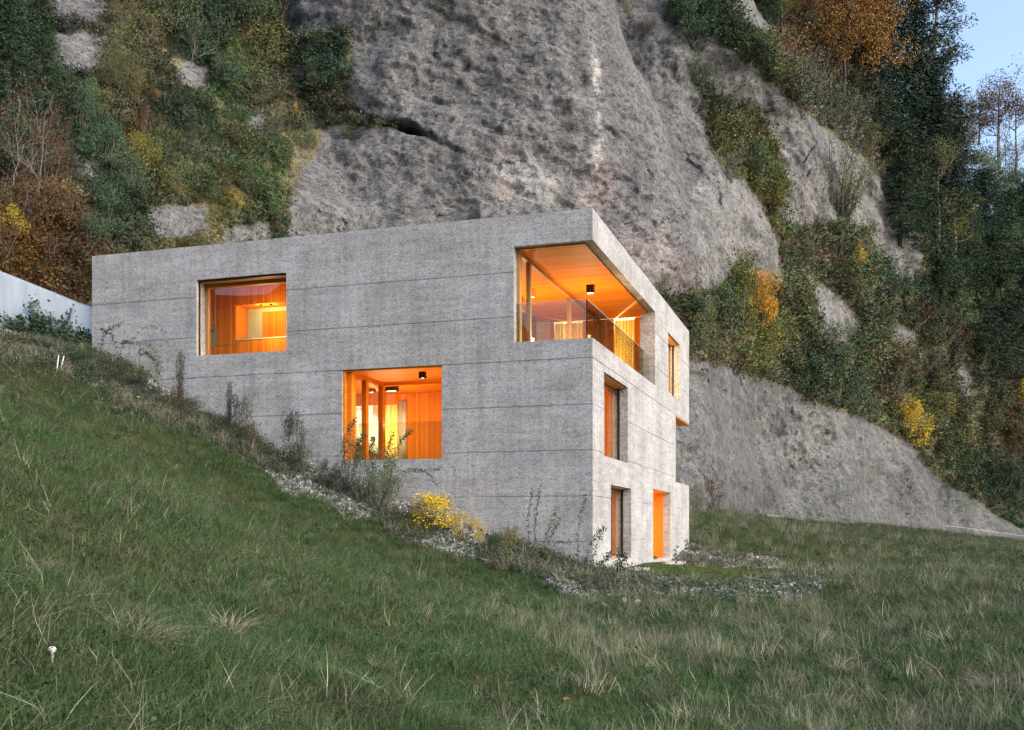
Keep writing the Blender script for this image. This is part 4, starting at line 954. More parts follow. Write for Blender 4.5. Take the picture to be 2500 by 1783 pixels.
# the tall ivy-clad pine on the skyline
def make_pine(px, py, h_px):
    d = hit(px, py) - 1.0; r, v = ray(px, py); h = h_px / F * d; g = np.random.default_rng(5)
    e = empty('pine_tree', 'tall pine with pale upper trunk and ivy-clad foot against the sky', 'tree', (r * d, d, v * d + CZ - .5))
    tr = MB(); tr.tube([(0, 0, 0), (.01 * h, 0, .3 * h), (.02 * h, .01 * h, .6 * h), (.045 * h, 0, h)], [.022 * h, .017 * h, .012 * h, .004 * h], 7)
    cs, rs = [], []
    for i in range(46):
        z = (.32 + .68 * g.random()) * h; a = g.random() * 6.283; L = h * (.30 * (1.15 - z / h) + .06) * (.5 + .6 * g.random())
        tip = np.array([L * math.cos(a), L * math.sin(a), z + .02 * h * g.normal()]); b0 = np.array([.03 * z, 0, z])
        mid = (b0 + tip) / 2 + np.array([0, 0, -.012 * h]); tr.tube([b0, mid, tip], [.005 * h, .0035 * h, .0015 * h], 4)
        for f in (1.0, .8, .6, .45): cs.append(b0 + (tip - b0) * f + g.normal(size=3) * .012 * h); rs.append(h * (.024 + .018 * g.random()))
    P, N = blob_points(g, 9000, np.array(cs), np.array(rs) * np.array([1.0]), .2); 
    V, Q = leaves(P, .016 * h, 9, .3, N)
    obj('crown', mesh_np('pine_crown', V, quads=Q), LEAF['pine'], e); tr.build('trunk', BARK, e)
    z = g.random(2600) * .52 * h; a = g.random(2600) * 6.283; rad = h * (.03 + .02 * g.random(2600)) * (1.25 - z / (.6 * h) * .6)
    V, Q = leaves(np.stack([rad * np.cos(a) + .015 * z, rad * np.sin(a), z], 1), .02 * h, 4, .7)
    obj('ivy', mesh_np('ivy', V, quads=Q), LEAF['dk'], e)
make_pine(2268, 500, 560)

# ---------------------------------------------------------------- scattered stuff (instanced)
SRC = {}
def source(name, me, m):
    me.materials.append(m); o = bpy.data.objects.new(name, me); SRC.setdefault(name, o); return o
def scatter(name, label, P, rot, scl, pick, tint, sources):
    col = bpy.data.collections.new(name + '_kinds')
    for i, o in enumerate(sources):
        o.name = f'{name}_kind_{i:02d}'; col.objects.link(o)
    me = mesh_np(name, P)
    attr(me, 'rot', rot, 'FLOAT_VECTOR'); attr(me, 'scl', scl, 'FLOAT_VECTOR'); attr(me, 'pick', np.asarray(pick, np.int32), 'INT')
    attr(me, 'tint', np.concatenate([tint, np.ones((len(tint), 1))], 1))
    o = obj(name, me, None, label=label, kind='stuff')
    ng = bpy.data.node_groups.new(name + '_scatter', 'GeometryNodeTree')
    ng.interface.new_socket('Geometry', in_out='INPUT', socket_type='NodeSocketGeometry'); ng.interface.new_socket('Geometry', in_out='OUTPUT', socket_type='NodeSocketGeometry')
    gi = ng.nodes.new('NodeGroupInput'); go = ng.nodes.new('NodeGroupOutput'); ip = ng.nodes.new('GeometryNodeInstanceOnPoints')
    ci = ng.nodes.new('GeometryNodeCollectionInfo'); ci.inputs['Collection'].default_value = col; ci.inputs['Separate Children'].default_value = True; ci.inputs['Reset Children'].default_value = True
    def na(nm, t):
        n = ng.nodes.new('GeometryNodeInputNamedAttribute'); n.data_type = t; n.inputs['Name'].default_value = nm; return n.outputs['Attribute']
    er_ = ng.nodes.new('FunctionNodeEulerToRotation')
    ng.links.new(na('rot', 'FLOAT_VECTOR'), er_.inputs[0])
    ng.links.new(gi.outputs[0], ip.inputs['Points']); ng.links.new(ci.outputs[0], ip.inputs['Instance']); ip.inputs['Pick Instance'].default_value = True
    ng.links.new(na('pick', 'INT'), ip.inputs['Instance Index']); ng.links.new(er_.outputs[0], ip.inputs['Rotation']); ng.links.new(na('scl', 'FLOAT_VECTOR'), ip.inputs['Scale'])
    ng.links.new(ip.outputs[0], go.inputs[0])
    md = o.modifiers.new('scatter', 'NODES'); md.node_group = ng
    return o
TINTLEAF = leaf_mat('undergrowth_leaves', (.45, .45, .45), (.95, .95, .95), (1.6, 1.6, 1.6), tint=True)
def tuft_leaves(seed, n, rad, size, flat, aspect=.5):
    r = np.random.default_rng(seed); P = r.normal(size=(n, 3)) * np.array([rad, rad, rad * flat]); P[:, 2] = np.abs(P[:, 2])
    V, Q = leaves(P, size, seed, aspect, P / (rad + 1e-6) * .6); return mesh_np('leaf_tuft', V, quads=Q)
def blades(seed, n, rad, h0, h1, lean, width, curl=.5, lie=0.0):
    """grass blades: three-segment tapering ribbons"""
    r = np.random.default_rng(seed); a = r.random(n) * 6.283; rr = rad * np.sqrt(r.random(n))
    b = np.stack([rr * np.cos(a), rr * np.sin(a), np.zeros(n)], 1)
    da = a + r.normal(size=n) * 1.0; d = np.stack([np.cos(da), np.sin(da), np.zeros(n)], 1)
    h = h0 + (h1 - h0) * r.random(n); ln = lean * (.3 + r.random(n)) + lie
    up = np.array([0, 0, 1.0]); side = np.stack([-np.sin(da + r.normal(size=n)), np.cos(da + r.normal(size=n)), np.zeros(n)], 1)
    rows = []
    for s in (0, .4, .75, 1.0):
        bend = ln * (s ** (1 + curl)); zz = s * np.maximum(1 - .45 * ln * s, .15)
        p = b + d * (h * bend)[:, None] + up * (h * zz)[:, None]
        w = width * (1 - s ** 1.6) * .5 * (.7 + .6 * r.random(n))
        rows.append((p - side * w[:, None], p + side * w[:, None]) if s < 1 else (p,))
    V = np.concatenate([rows[0][0], rows[0][1], rows[1][0], rows[1][1], rows[2][0], rows[2][1], rows[3][0]])
    i = np.arange(n)
    Q = np.concatenate([np.stack([i, i + n, i + 3 * n, i + 2 * n], 1), np.stack([i + 2 * n, i + 3 * n, i + 5 * n, i + 4 * n], 1)])
    T = np.stack([i + 4 * n, i + 5 * n, i + 6 * n], 1)
    return mesh_np('grass_tuft', V, quads=Q, tris=T)
# undergrowth on the cliff: ivy, grass and herbs, coloured by where they grow
ZONES = [(50, 80, .020, .040, .020), (200, 40, .05, .05, .045), (330, 60, .07, .07, .035), (520, 60, .020, .040, .018), (640, 110, .055, .06, .02), (60, 260, .035, .045, .025), (60, 380, .06, .05, .045), (120, 520, .085, .052, .025), (40, 600, .13, .075, .02), (170, 620, .07, .045, .025),
         (230, 340, .022, .038, .022), (330, 280, .03, .024, .016), (360, 360, .09, .085, .025), (280, 500, .016, .030, .018), (430, 300, .030, .05, .030), (560, 230, .05, .07, .035), (680, 260, .075, .075, .045), (600, 340, .05, .068, .033), (480, 420, .05, .068, .033), (700, 400, .050, .075, .025), (650, 480, .034, .055, .018),
         (560, 500, .09, .09, .03), (450, 600, .10, .09, .035), (620, 560, .05, .055, .04), (800, 170, .035, .06, .045), (830, 250, .085, .08, .05), (760, 320, .06, .065, .04), (900, 305, .08, .08, .055),
         (1700, 60, .018, .032, .020), (1740, 180, .035, .05, .03), (1840, 180, .04, .055, .03), (1960, 130, .09, .06, .03), (1950, 260, .075, .085, .06), (2060, 330, .085, .09, .065), (1820, 380, .085, .08, .035), (1900, 470, .09, .09, .03), (2040, 480, .06, .085, .04), (2000, 620, .075, .075, .045), (2110, 420, .08, .07, .055),
         (2150, 620, .035, .055, .03), (2250, 400, .014, .026, .016), (2250, 700, .020, .036, .020), (2400, 600, .022, .036, .020), (2400, 850, .018, .032, .018), (1720, 780, .045, .055, .03), (1850, 830, .085, .09, .03), (1760, 870, .06, .058, .03), (1960, 900, .035, .048, .026), (2060, 900, .035, .052, .026), (2180, 900, .075, .07, .04), (2250, 1000, .07, .075, .03),
         (2350, 1050, .06, .065, .03), (2400, 1150, .030, .045, .022), (2480, 1220, .025, .038, .02), (2480, 1050, .09, .065, .035), (2330, 900, .05, .045, .035)]
ZN = np.array(ZONES)
def zone_tint(px, py, seed=1):
    d2 = (px[:, None] - ZN[None, :, 0]) ** 2 + (py[:, None] - ZN[None, :, 1]) ** 2
    w = 1 / (d2 + 400) ** 1.7; w /= w.sum(1, keepdims=True); return w @ ZN[:, 2:]
r_ = np.random.default_rng(77)
n_ = 90000
ux = r_.random(n_) * 2900 - 200; uy = r_.random(n_) * 1420 - 120
ok = veg_mask(ux, uy) & ~((ux > 700) & (ux < 1600) & (uy > 320))
ux, uy = ux[ok], uy[ok]
# meet the surface: fixed-point march on the same rays
yy = np.full(len(ux), 34.0); rr_, vv_ = (ux - CX) / F, (HY - uy) / F
for it in range(400):
    f = cliff_fast(rr_ * yy, vv_ * yy) - yy
    act = f > .05
    if not act.any() or it > 200: break
    yy = np.where(act, yy + np.clip(f * .35, .05, 6), yy)
ok = (yy < 165) & (np.abs(cliff_fast(rr_ * yy, vv_ * yy) - yy) < 2.5)
ux, uy, yy, rr_, vv_ = ux[ok], uy[ok], yy[ok], rr_[ok], vv_[ok]
keep = r_.random(len(ux)) < np.clip((yy / 75.0) ** 1.0, .55, 1) * .62
ux, uy, yy, rr_, vv_ = ux[keep], uy[keep], yy[keep], rr_[keep], vv_[keep]
P = np.stack([rr_ * yy, yy - .08, vv_ * yy + CZ], 1)
n_ = len(P); s_ = (.42 + .5 * r_.random(n_) ** 1.6) * np.clip(yy / 60, .8, 1.7)
nzv = np.clip(1 + .45 * fbm(P * .35, 3, 81), .45, 1.7)[:, None]
t_ = np.where(ux < 1000, 1.2, 1.55)[:, None] * zone_tint(ux, uy) * nzv * np.exp(.22 * r_.normal(size=(n_, 1))) * (1 + .16 * r_.normal(size=(n_, 3)))
src = [source(f'u{k}', tuft_leaves(200 + k, 70, .34, .20, .8, .55), TINTLEAF) for k in range(3)] + [source(f'ub{k}', blades(220 + k, 60, .3, .35, .9, .55, .035), TINTLEAF) for k in range(2)]
pick = np.where(r_.random(n_) < np.where((ux > 380) & (ux < 900), .5, .15), 3 + r_.integers(0, 2, n_), r_.integers(0, 3, n_))
scatter('undergrowth', 'low mixed undergrowth of ivy, herbs and grass on the cliff ledges', P, np.stack([r_.normal(size=n_) * .35, r_.normal(size=n_) * .35, r_.random(n_) * 6.28], 1), np.stack([s_, s_, s_], 1), pick, np.clip(t_, .004, .6), src)
# ---------------------------------------------------------------- meadow grass
def meadow_points(n, d0, d1, power, seed, rmax=.62):
    r = np.random.default_rng(seed); u = r.random(n); k = power
    d = (d0 ** k + u * (d1 ** k - d0 ** k)) ** (1 / k)
    x = (r.random(n) * 2 - 1) * rmax * d
    return x, d, r
def on_meadow(x, y):
    hx, hy = to_house(x, y)
    return ~((hy > -.25) & (hx < .3) & (hx > -24) & (hy < 17.1)) & ~inpoly(x, y, LAWN) & (y < 119)
GRASS = leaf_mat('grass_blades', (.55, .55, .55), (.95, .95, .95), (1.7, 1.65, 1.5), tint=True, spec=.12)
src = ([source(f'g{k}', blades(300 + k, 34, .11, .05, .15, .95, .0062, .5), GRASS) for k in range(4)]        # short green, leaning
       + [source(f'h{k}', blades(310 + k, 22, .13, .10, .26, 1.1, .0045, .8, .35), GRASS) for k in range(3)]   # matted, lying over
       + [source(f't{k}', blades(320 + k, 30, .11, .16, .42, .55, .0036, .9), GRASS) for k in range(3)]        # tall dry tuft
       + [source(f'c{k}', tuft_leaves(330 + k, 26, .07, .026, .5, .8), GRASS) for k in range(2)]               # clover and herbs
       + [source(f's{k}', blades(340 + k, 5, .10, .18, .42, .9, .0034, .6, .25), GRASS) for k in range(2)])     # single pale straws
def meadow_tint(x, y, r):
    P = np.stack([x, y, 0 * x], 1); n1 = fbm(P * .22, 3, 91); n2 = fbm(P * .9, 3, 92); n3 = fbm(P * 3.1, 2, 93)
    green = np.array([.042, .084, .029]); olive = np.array([.064, .086, .035]); brown = np.array([.080, .070, .044]); lush = np.array([.038, .078, .024])
    hx, hy = to_house(x, y)
    a = np.clip(.16 + .55 * n1 + .35 * n2, 0, 1)[:, None]; c = green * (1 - a) + olive * a
    b = np.clip(.15 + .9 * n2 * n3 + .7 * np.clip((-x - 9) / 8, 0, 1) * np.clip((y - 20) / 6, 0, 1), 0, .9)[:, None]; c = c * (1 - b) + brown * b
    f = np.clip((y - 35) / 40, 0, .75)[:, None]; c = c * (1 - f) + np.array([.070, .082, .042]) * f
    l = np.clip(n3 * .8 - .1, 0, .6)[:, None]; c = c * (1 - l) + lush * l
    return c
xs, ys, sc, pk, tn = [], [], [], [], []
for (n_, d0, d1, pw, sd, smin, smax) in ((20000, 2.2, 8, 1.5, 1, .75, 1.1), (52000, 6, 32, .95, 2, .9, 1.5), (70000, 25, 122, .85, 3, 1.5, 3.0)):
    x, y, r = meadow_points(n_, d0, d1, pw, sd)
    k = on_meadow(x, y) & ((y < 45) | (x > .1 * y)); x, y = x[k], y[k]
    gv = gravel_mask(x, y); k = ~gv | (r.random(len(x)) < np.where(to_house(x, y)[1] < -1.1, .6, .25)) ; x, y, gv = x[k], y[k], gv[k]
    n = len(x); P = np.stack([x, y, 0 * x], 1)
    t = meadow_tint(x, y, r) * np.exp(.18 * r.normal(size=(n, 1)))
    u = r.random(n); pick = np.where(u < .52, r.integers(0, 4, n), np.where(u < .88, 4 + r.integers(0, 3, n), np.where(u < .97, 10 + r.integers(0, 2, n), 12 + r.integers(0, 2, n))))
    # tall dry grass: the flat ground right of the slope and in front of the garden
    dry = np.clip(.9 * np.exp(-((x - 2.2) / 2.6) ** 2 - ((y - 16.5) / 3.5) ** 2) + .55 * np.clip((x + .3 - .02 * y) / 3.0, 0, 1) * np.clip((26 - y) / 12, 0, 1) + .35 * (x > 8) * (y > 22) * (y < 60) + .8 * (x > 6) * (x < 17) * (y > 41) * (y < 62), 0, 1) * np.clip(.55 + .9 * fbm(P * .8, 3, 95), 0, 1)
    isd = r.random(n) < dry * .19
    pick = np.where(isd, 7 + r.integers(0, 3, n), pick)
    straw = np.array([.235, .215, .155]) * np.exp(.35 * r.normal(size=(n, 1)))
    mixd = np.where(isd, .55 + .45 * r.random(n), 0)[:, None]; t = t * (1 - mixd) + straw * mixd
    st = (pick >= 12)[:, None]; t = np.where(st, straw * .95, t)
    lie = ((pick >= 4) & (pick < 7) & (r.random(n) < .12))[:, None]; t = np.where(lie, straw * .55, t)
    cl = ((pick == 10) | (pick == 11))[:, None]; t = np.where(cl, t * np.array([.7, .95, .8]), t)
    s = (smin + (smax - smin) * np.clip((y - d0) / (d1 - d0), 0, 1)) * (.75 + .5 * r.random(n)); s = np.where(isd, s * (.7 + .4 * r.random(n)), s)
    s = np.where((pick >= 7) & (pick < 10) & (y > 62), s * .55, s)
    xs.append(x); ys.append(y); sc.append(s); pk.append(pick); tn.append(t)
x = np.concatenate(xs); y = np.concatenate(ys); s = np.concatenate(sc); pick = np.concatenate(pk); t = np.concatenate(tn)
P = np.stack([x, y, ground_z(x, y) - .012], 1); n = len(x); r = np.random.default_rng(8)
sl = .15 * np.clip((-x - 1) / 3, 0, 1)            # blades hang downhill on the slope
rot = np.stack([r.normal(size=n) * .28, sl + r.normal(size=n) * .28, r.random(n) * 6.28], 1)
scatter('grass', 'meadow grass with dry straws covering the slope and valley floor', P, rot, np.stack([s, s, s], 1), pick, np.clip(t, .004, .6), src)
# flattened tufts of dead grass
STRAW = leaf_mat('dead_straw', (.12, .10, .07), (.24, .21, .15), (.36, .33, .25))
def dead_tuft(px, py, size, label):
    r_, v_ = ray(px, py); ds = np.arange(2.5, 60, .04); zz = ground_z(r_ * ds, ds); d = ds[np.argmax(v_ * ds + CZ < zz)]
    me = blades(int(px + py), 150, .16, .18, .55, .95, .0055, .7, .45); o = obj('dead_grass_tuft', me, STRAW, None, (r_ * d, d, gz(r_ * d, d) + .03), (.1, .25, random.random() * 6), label, 'grass tuft', 'flattened dead grass tufts in the meadow')
    o.scale = (size, size, size * .8); return o
dead_tuft(330, 1590, .75, 'large pale flattened tuft of dead grass on the meadow slope')
dead_tuft(560, 1555, .7, 'brownish flattened tuft of dead grass uphill of the pale tuft')
for a_ in ((640, 1440, .6), (90, 1400, .6), (930, 1640, .6), (700, 1725, .55), (1100, 1480, .6), (1480, 1620, .7), (2050, 1640, .7), (2420, 1690, .8), (1900, 1760, .6), (1700, 1560, .7)):
    dead_tuft(*a_, 'small flattened tuft of dead grass in the green meadow')
# mown lawn in front of the entrance
r = np.random.default_rng(31); n = 9000
x = 2.4 + r.random(n) * 7.2; y = 27 + r.random(n) * 14.8; hx, hy = to_house(x, y); k = inpoly(x, y, LAWN) & (hx > .08); x, y = x[k], y[k]; n = len(x)
src = [source(f'l{k}', blades(350 + k, 34, .12, .025, .05, .4, .006), GRASS) for k in range(2)]
t = np.array([.072, .10, .028]) * np.exp(.12 * r.normal(size=(n, 1))) * (1 + .12 * np.sin(x * 5))[:, None]
scatter('lawn_grass', 'short bright green mown lawn beside the entrance', np.stack([x, y, ground_z(x, y) - .004], 1), np.stack([0 * x, 0 * x, r.random(n) * 6.28], 1), np.ones((n, 3)), r.integers(0, 2, n), t, src)

# ---------------------------------------------------------------- gravel bed, stones
def pebble_mesh(seed):
    r = np.random.default_rng(seed); V = []; 
    t = (1 + 5 ** .5) / 2
    V = np.array([(-1, t, 0), (1, t, 0), (-1, -t, 0), (1, -t, 0), (0, -1, t), (0, 1, t), (0, -1, -t), (0, 1, -t), (t, 0, -1), (t, 0, 1), (-t, 0, -1), (-t, 0, 1)]) / 1.9
    T = [(0, 11, 5), (0, 5, 1), (0, 1, 7), (0, 7, 10), (0, 10, 11), (1, 5, 9), (5, 11, 4), (11, 10, 2), (10, 7, 6), (7, 1, 8), (3, 9, 4), (3, 4, 2), (3, 2, 6), (3, 6, 8), (3, 8, 9), (4, 9, 5), (2, 4, 11), (6, 2, 10), (8, 6, 7), (9, 8, 1)]
    V = V * (1 + .22 * r.normal(size=(12, 1))) * np.array([1.2, .9, .6]); return mesh_np('stone', V, tris=T, smooth=False)
STONE = leaf_mat('crushed_limestone', (.9, .9, .9), (.95, .95, .95), (1.05, 1.05, 1.05), tint=True)
r = np.random.default_rng(41); n = 90000
hx = -18 + r.random(n) * 20; hy = -3.4 + r.random(n) * 3.5; X1, Y1 = house_xy(hx, hy)
X2 = -.5 + r.random(n) * 12; Y2 = 19 + r.random(n) * 25
x = np.concatenate([X1, X2]); y = np.concatenate([Y1, Y2]); k = gravel_mask(x, y); x, y = x[k], y[k]
hx, hy = to_house(x, y); k = ~((hx < .05) & (hy > -.05)) & (r.random(len(x)) < .75); x, y = x[k], y[k]; n = len(x)
s = .018 + .05 * r.random(n) ** 3
g = np.clip(.19 + .12 * r.normal(size=(n, 1)), .05, .5) * np.array([1, .985, .95])
scatter('gravel', 'pale crushed stone bed along the foot of the house', np.stack([x, y, ground_z(x, y) + s * .3], 1), r.normal(size=(n, 3)), np.stack([s, s, s], 1), r.integers(0, 4, n), g, [source(f'p{k}', pebble_mesh(400 + k), STONE) for k in range(4)])
# low herbs creeping over the gravel
r = np.random.default_rng(43); n = 15000
hx = -19 + r.random(n) * 20.5; hy = -3.0 + r.random(n) * 3.0; X1, Y1 = house_xy(hx, hy); X2 = -.5 + r.random(n) * 11.5; Y2 = 19.5 + r.random(n) * 24
x = np.concatenate([X1, X2]); y = np.concatenate([Y1, Y2]); hx, hy = to_house(x, y); P = np.stack([x, y, 0 * x], 1)
k = gravel_mask(x, y) & ~((hx < .1) & (hy > -.1)) & (r.random(len(x)) < np.clip(.30 + .9 * fbm(P * .8, 3, 44), 0, 1) * np.where(hx < -4, 1.4, .95)); x, y = x[k], y[k]; n = len(x); hx, hy = to_house(x, y)
c = np.array([[.040, .060, .036], [.055, .070, .045], [.075, .080, .055], [.030, .048, .028], [.11, .105, .07], [.10, .11, .02]])
t = c[r.choice(6, n, p=[.3, .25, .18, .15, .08, .04])] * np.exp(.2 * r.normal(size=(n, 1))); s = .4 + .7 * r.random(n) ** 2; kpick = r.integers(0, 5, n); dryk = (kpick >= 3) & (r.random(n) < .45); t = np.where(dryk[:, None], np.array([.26, .235, .17]), t); s = np.where(dryk, s * 1.35, s)
scatter('ground_cover', 'low grey-green herbs creeping over the gravel by the wall', np.stack([x, y, ground_z(x, y) - .01], 1), np.stack([.2 * r.normal(size=n), .2 * r.normal(size=n), 6.28 * r.random(n)], 1), np.stack([s, s, s], 1), kpick, np.clip(t, .004, .6),
        [source(f'k{k}', tuft_leaves(420 + k, 90, .17, .055, .7, .5), GRASS) for k in range(3)] + [source(f'kb{k}', blades(430 + k, 40, .12, .12, .34, .6, .006), GRASS) for k in range(2)])
WSTONE = bark('pale_limestone', (.36, .34, .30), (.62, .60, .55))
def stone(px, py, size, label, dist=None):
    # where the pixel's direction meets the ground
    r_, v_ = ray(px, py); ds = np.arange(6, 60, .05); zz = ground_z(r_ * ds, ds); k = np.argmax(v_ * ds + CZ < zz); d = dist or ds[k]
    me = pebble_mesh(int(px * 7 + py)); bm_o = obj('boulder', me, WSTONE, None, (r_ * d, d, gz(r_ * d, d) + size * .12), (random.random() * .4, random.random() * .4, random.random() * 6), label, 'stone', 'pale stones edging the gravel bed')
    bm_o.scale = (size * .62, size * .5, size * .42)
    md = bm_o.modifiers.new('round', 'SUBSURF'); md.levels = 2; md.render_levels = 2
    return bm_o
for px, py, s_ in ((1487, 1461, .26), (1520, 1472, .24), (1558, 1475, .24), (1572, 1464, .2), (1612, 1456, .26), (1690, 1462, .24), (1703, 1467, .2), (1842, 1476, .2), (1590, 1448, .18), (1445, 1430, .16), (1660, 1478, .15), (1475, 1480, .15)):
    stone(px, py, s_, 'pale limestone lump in the grass edge in front of the gravel bed')
for px, py, s_ in ((338, 978, .34), (352, 980, .26), (690, 1120, .3), (780, 1125, .25), (805, 1128, .2), (240, 935, .2)):
    stone(px, py, s_, 'pale limestone lump on the slope beside the long facade')

# ---------------------------------------------------------------- plants at the foot of the long facade
FW = 'at the foot of the long concrete facade'
def facade_spot(px, e):
    r_, _ = ray(px, 0); d = (HX * DR[0] + HYW * DR[1] - e) / (r_ * DR[0] + DR[1]); x, y = r_ * d, d
    return x, y, gz(x, y), d
def upright(px, e, top_py, kind, colr, w_px, label, name=None):
    x, y, z, d = facade_spot(px, e); h = CZ + (HY - top_py) / F * d - z
    return plant_at(kind, colr, x, y, z - .03, max(h, .3), w_px / F * d, FW, label, 'shrubs at the foot of the long facade')
upright(440, 1.0, 850, 'col', 'sg', 42, 'slim pointed grey-green shrub below the kitchen window')
upright(430, 1.3, 930, 'loose', 'br', 70, 'brown withered undergrowth around the slim pointed shrub')
upright(470, 1.2, 950, 'loose', 'sg', 60, 'open grey-green shrub right beside the slim pointed shrub')
upright(560, 1.0, 925, 'col', 'sg', 26, 'narrow feathery stem of the reddish-footed shrub pair')
upright(590, 1.1, 940, 'bush', 'sg', 72, 'dark leafy shrub with reddish foot under the kitchen window corner')
upright(612, 1.3, 1010, 'loose', 'br', 50, 'low reddish brown shrub at the foot of the dark leafy shrub')
upright(715, 1.0, 985, 'bush', 'sg', 62, 'bushy grey-green shrub between the kitchen window and the loggia')
upright(740, 1.2, 1010, 'loose', 'sg', 55, 'ragged side shoots beside the bushy grey-green shrub')
upright(850, .9, 1030, 'loose', 'dk', 60, 'leafy dark shrub reaching over the loggia sill')
upright(880, 1.2, 1075, 'loose', 'dk', 100, 'spreading dark twigs in front of the loggia balustrade')
upright(935, 1.0, 1060, 'loose', 'gr', 120, 'wide green shrub in front of the loggia glazing')
upright(925, 1.3, 1120, 'loose', 'gr', 80, 'dense green foot of the wide shrub under the loggia')
upright(1050, 1.1, 1195, 'bush', 'yl', 165, 'bright yellow autumn bush below the loggia')
upright(1020, 1.4, 1210, 'bush', 'yg', 90, 'yellow-green bush beside the bright yellow bush')
upright(1130, 1.2, 1228, 'loose', 'yl', 70, 'small orange-yellow bush below the bright yellow bush')
upright(1170, 1.2, 1245, 'loose', 'yl', 35, 'little yellow sprig by the concrete wall')
upright(1245, 1.1, 1270, 'bush', 'yg', 58, 'small olive cushion bush between yellow bush and thin stems')
upright(1210, 1.3, 1285, 'bush', 'dk', 60, 'low dark bush beside the olive cushion bush')
for px_, top, wpx in ((300, 905, 60), (250, 880, 70), (215, 862, 70), (340, 930, 60), (520, 1035, 60), (650, 1090, 60), (380, 960, 60), (790, 1125, 55), (830, 1135, 60)):
    upright(px_, 1.3, top - 20, 'bush', 'sg' if wpx == 60 else 'dk', wpx, 'low bushy clump in the gravel along the long facade')

# arching and wand-like single plants: stems with paired leaves
def wand(name, label, px, e, tips, colr, leaf=.05, pairs=16, rad=.006):
    """stems given by photo pixels of their way points, standing e metres in front of the facade"""
    x0, y0, z0, d0 = facade_spot(px, e)
    emp = empty(name, label, 'plant', (x0, y0, z0), group='thin stemmed plants along the facade')
    mb = MB(); P = []; g = np.random.default_rng(int(px))
    for way in tips:
        pts = [np.array([0, 0, -.03]) if False else None]
        pts = []
        for i, (wx, wy) in enumerate(way):
            r_, v_ = ray(wx, wy); d = (HX * DR[0] + HYW * DR[1] - e) / (r_ * DR[0] + DR[1]) + .06 * g.normal()
            p = np.array([r_ * d, d, CZ + v_ * d])
            if i == 0: p[2] = gz(p[0], p[1]) - .03
            pts.append(p - np.array([x0, y0, z0]))
        # smooth the polyline
        u = np.linspace(0, 1, len(pts)); uu = np.linspace(0, 1, 13); A = np.array(pts)
        C = np.stack([np.interp(uu, u, A[:, k]) for k in range(3)], 1); C[1:-1] = (C[:-2] + C[1:-1] * 2 + C[2:]) / 4
        mb.tube(list(C), list(np.linspace(rad, rad * .35, 13)), 4)
        for k in range(pairs):
            f = .18 + .82 * k / pairs; q_ = f * 12; i = min(int(q_), 11); b = C[i] * (1 - (q_ - i)) + C[i + 1] * (q_ - i)
            for s_ in range(5): P.append(b + g.normal(size=3) * leaf * .35)
    V, Q = leaves(np.array(P), leaf, int(px), .42)
    mb.build('stem', TWIG, emp); obj('foliage', mesh_np('wand_leaves', V, quads=Q), LEAF[colr], emp)
    return emp
wand('arching_briar', 'thin bare briar arching high over the wall before the kitchen window', 318, 1.2, [[(318, 905), (312, 860), (322, 830), (350, 798), (380, 795), (402, 812), (414, 848)]], 'sg', .06, 14)
wand('arching_briar', 'leafy briar arching beside the far end of the house', 300, 1.2, [[(285, 890), (285, 850), (270, 815), (240, 800)], [(240, 862), (250, 825), (270, 800), (300, 790)], [(286, 870), (300, 835), (320, 835)]], 'sg', .07, 20)
wand('arching_briar', 'hanging leafy briar over gravel before the kitchen window', 385, 1.3, [[(390, 930), (392, 890), (380, 855), (350, 836), (325, 840)], [(388, 920), (378, 880), (360, 862), (335, 866)], [(384, 930), (388, 900), (376, 870), (340, 850)]], 'gr', .07, 22)
wand('arching_briar', 'dark briar arching to the wall between loggia and yellow bush', 950, 1.0, [[(948, 1190), (965, 1160), (995, 1145), (1025, 1146), (1050, 1160), (1068, 1190)], [(955, 1180), (985, 1150), (1040, 1150), (1080, 1142)]], 'dk', .06, 24)
wand('leafy_wand', 'tall pair of leafy wands before the blank concrete wall', 1295, 1.0, [[(1292, 1328), (1290, 1270), (1300, 1185)], [(1302, 1328), (1308, 1260), (1319, 1184)]], 'dk', .06, 26)
wand('leafy_wand', 'pale leafy wand leaning beside the tall pair of wands', 1340, 1.0, [[(1312, 1330), (1340, 1290), (1365, 1232)], [(1318, 1330), (1350, 1300), (1370, 1260)]], 'gr', .07, 22)
wand('leafy_wand', 'single tall wand near the house corner', 1410, .9, [[(1412, 1352), (1410, 1300), (1430, 1205)]], 'dk', .065, 26)
wand('leafy_wand', 'bending wand with dark leaves at the house corner', 1440, 1.0, [[(1420, 1370), (1440, 1330), (1468, 1290)], [(1430, 1374), (1462, 1320), (1478, 1284)]], 'dk', .075, 18)
wand('leafy_wand', 'creeping wand leaning along the wall foot', 1400, 1.1, [[(1325, 1338), (1360, 1322), (1395, 1325)]], 'gr', .06, 16)
wand('leafy_wand', 'leafy sapling in front of the ground floor window', 1508, 1.2, [[(1506, 1400), (1508, 1375), (1512, 1338)], [(1443, 1382), (1475, 1362), (1495, 1352)], [(1508, 1392), (1520, 1370), (1530, 1355)]], 'dk', .085, 16)
wand('leafy_wand', 'slim sapling beside the entrance corner', 1660, .8, [[(1650, 1375), (1650, 1330)], [(1664, 1372), (1672, 1345), (1682, 1315)]], 'dk', .07, 12)
wand('leafy_wand', 'dark shoots reaching across the lower loggia glass', 860, .9, [[(838, 1150), (842, 1080), (852, 1045), (868, 1022)], [(850, 1150), (870, 1085), (890, 1060)], [(925, 1170), (945, 1100), (960, 1055)], [(930, 1165), (975, 1080), (1005, 1050)], [(920, 1165), (905, 1095), (912, 1068)]], 'dk', .075, 30)

